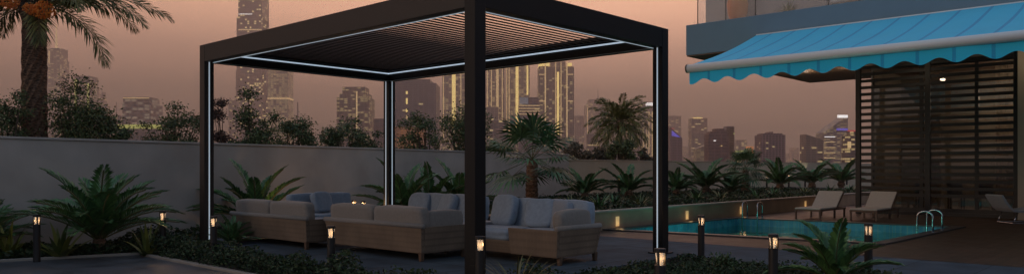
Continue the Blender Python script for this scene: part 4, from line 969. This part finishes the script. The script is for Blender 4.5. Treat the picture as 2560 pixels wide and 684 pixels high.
tower(1674, 1703, 322, 800, 'dark tower with blue and red slanted roof right of the right post', None, (.09,.05,.07), .03, slant=(318, 346), caps=())
for k_, (ua, ub, va, vb, mm) in enumerate(((1676, 1683, 321, 322.5, REDL), (1679, 1697, 326, 342, BLUE))):
    o = bpy.data.objects[[x.name for x in bpy.data.objects if x.get('label', '').startswith('dark tower with blue')][0]]
    c = MB(); uc = 1688.5; D = 800; X = lambda u: (u-uc)*D/F; Z = lambda v: HC+(HY-v)*D/F-G
    c.box(X(ua), X(ub), -6.9, -6.0, Z(vb), Z(va)) if k_ == 0 else (c.tri((X(1676), -6.8, Z(326)), (X(1698), -6.8, Z(344)), (X(1676), -6.8, Z(340))))
    c.build('lit_roof', mm, o)
tower(1670, 1700, 290, 1700, 'faint flat tower behind the blue roofed one', None, c_l, .1)
tower(1725, 1764, 296, 1400, 'grey tower with a yellow lit rim', None, c_m, .08, caps=((1729, 1752, 294.5, 297, GOLD),))
tower(1737, 1767, 366, 900, 'low tan block before the yellow rimmed tower', None, (.17,.12,.09), .5, 4, 5, .25, slant=(372, 360))
tower(1766, 1815, 334, 620, 'dark maroon tower with stepped top', [(1771, 1812, 329), (1784, 1806, 322)], c_r, .03, 5, 5, .9, name='tower', strips=((1778, 1783, 351, 353, WHITE), (1796, 1799, 364, 365.5, GOLD)))
tower(1801, 1832, 320, 800, 'curved topped brown tower behind the maroon one', [(1812, 1830, 316)], (.10,.07,.075), .05, slant=(326, 317), strips=((1829, 1832, 333, 336, LIME),))
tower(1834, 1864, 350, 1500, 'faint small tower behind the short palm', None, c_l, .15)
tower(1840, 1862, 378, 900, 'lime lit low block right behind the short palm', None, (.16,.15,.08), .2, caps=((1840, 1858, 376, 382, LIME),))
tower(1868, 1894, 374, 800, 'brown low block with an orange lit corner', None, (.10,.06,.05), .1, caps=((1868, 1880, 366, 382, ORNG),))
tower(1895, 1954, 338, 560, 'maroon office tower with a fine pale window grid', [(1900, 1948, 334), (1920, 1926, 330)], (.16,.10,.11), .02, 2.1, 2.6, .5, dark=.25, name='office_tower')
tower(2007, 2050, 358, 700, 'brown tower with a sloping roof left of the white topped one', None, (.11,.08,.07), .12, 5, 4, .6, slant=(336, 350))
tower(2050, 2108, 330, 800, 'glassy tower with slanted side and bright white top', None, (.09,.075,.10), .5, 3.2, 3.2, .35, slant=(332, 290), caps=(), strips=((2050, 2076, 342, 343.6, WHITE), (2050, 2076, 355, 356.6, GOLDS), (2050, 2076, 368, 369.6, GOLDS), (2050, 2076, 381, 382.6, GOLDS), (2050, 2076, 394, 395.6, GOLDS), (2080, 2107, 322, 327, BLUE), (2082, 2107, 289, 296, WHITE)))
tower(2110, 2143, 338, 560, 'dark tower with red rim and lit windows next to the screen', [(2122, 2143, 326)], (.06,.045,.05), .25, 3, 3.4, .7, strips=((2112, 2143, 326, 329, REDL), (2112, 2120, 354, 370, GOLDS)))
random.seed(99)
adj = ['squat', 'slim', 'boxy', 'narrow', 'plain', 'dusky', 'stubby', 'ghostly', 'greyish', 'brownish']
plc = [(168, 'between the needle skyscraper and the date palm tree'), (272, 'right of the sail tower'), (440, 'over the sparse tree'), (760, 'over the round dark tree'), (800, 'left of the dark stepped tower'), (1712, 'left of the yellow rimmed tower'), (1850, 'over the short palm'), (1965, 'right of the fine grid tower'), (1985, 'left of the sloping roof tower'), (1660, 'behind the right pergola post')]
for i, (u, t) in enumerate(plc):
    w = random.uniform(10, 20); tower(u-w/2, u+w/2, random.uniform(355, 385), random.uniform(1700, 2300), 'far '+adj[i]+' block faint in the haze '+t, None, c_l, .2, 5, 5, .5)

# ------------------------------------------------------------------ HAZE
hz = MB(); hz.box(-2200, 2200, -60, 2500, -1.6, 800); h_ = hz.build('haze', m_wall); tag(h_, 'thin warm evening haze over the city', 'haze', kind='stuff')
vm = bpy.data.materials.new('haze_air'); vm.use_nodes = True; t = vm.node_tree; t.nodes.clear(); out = t.nodes.new('ShaderNodeOutputMaterial'); pv = t.nodes.new('ShaderNodeVolumePrincipled')
pv.inputs['Color'].default_value = (.79, .69, .63, 1); pv.inputs['Density'].default_value = .00044; pv.inputs['Anisotropy'].default_value = .65
t.links.new(pv.outputs[0], out.inputs['Volume']); h_.data.materials.clear(); h_.data.materials.append(vm)
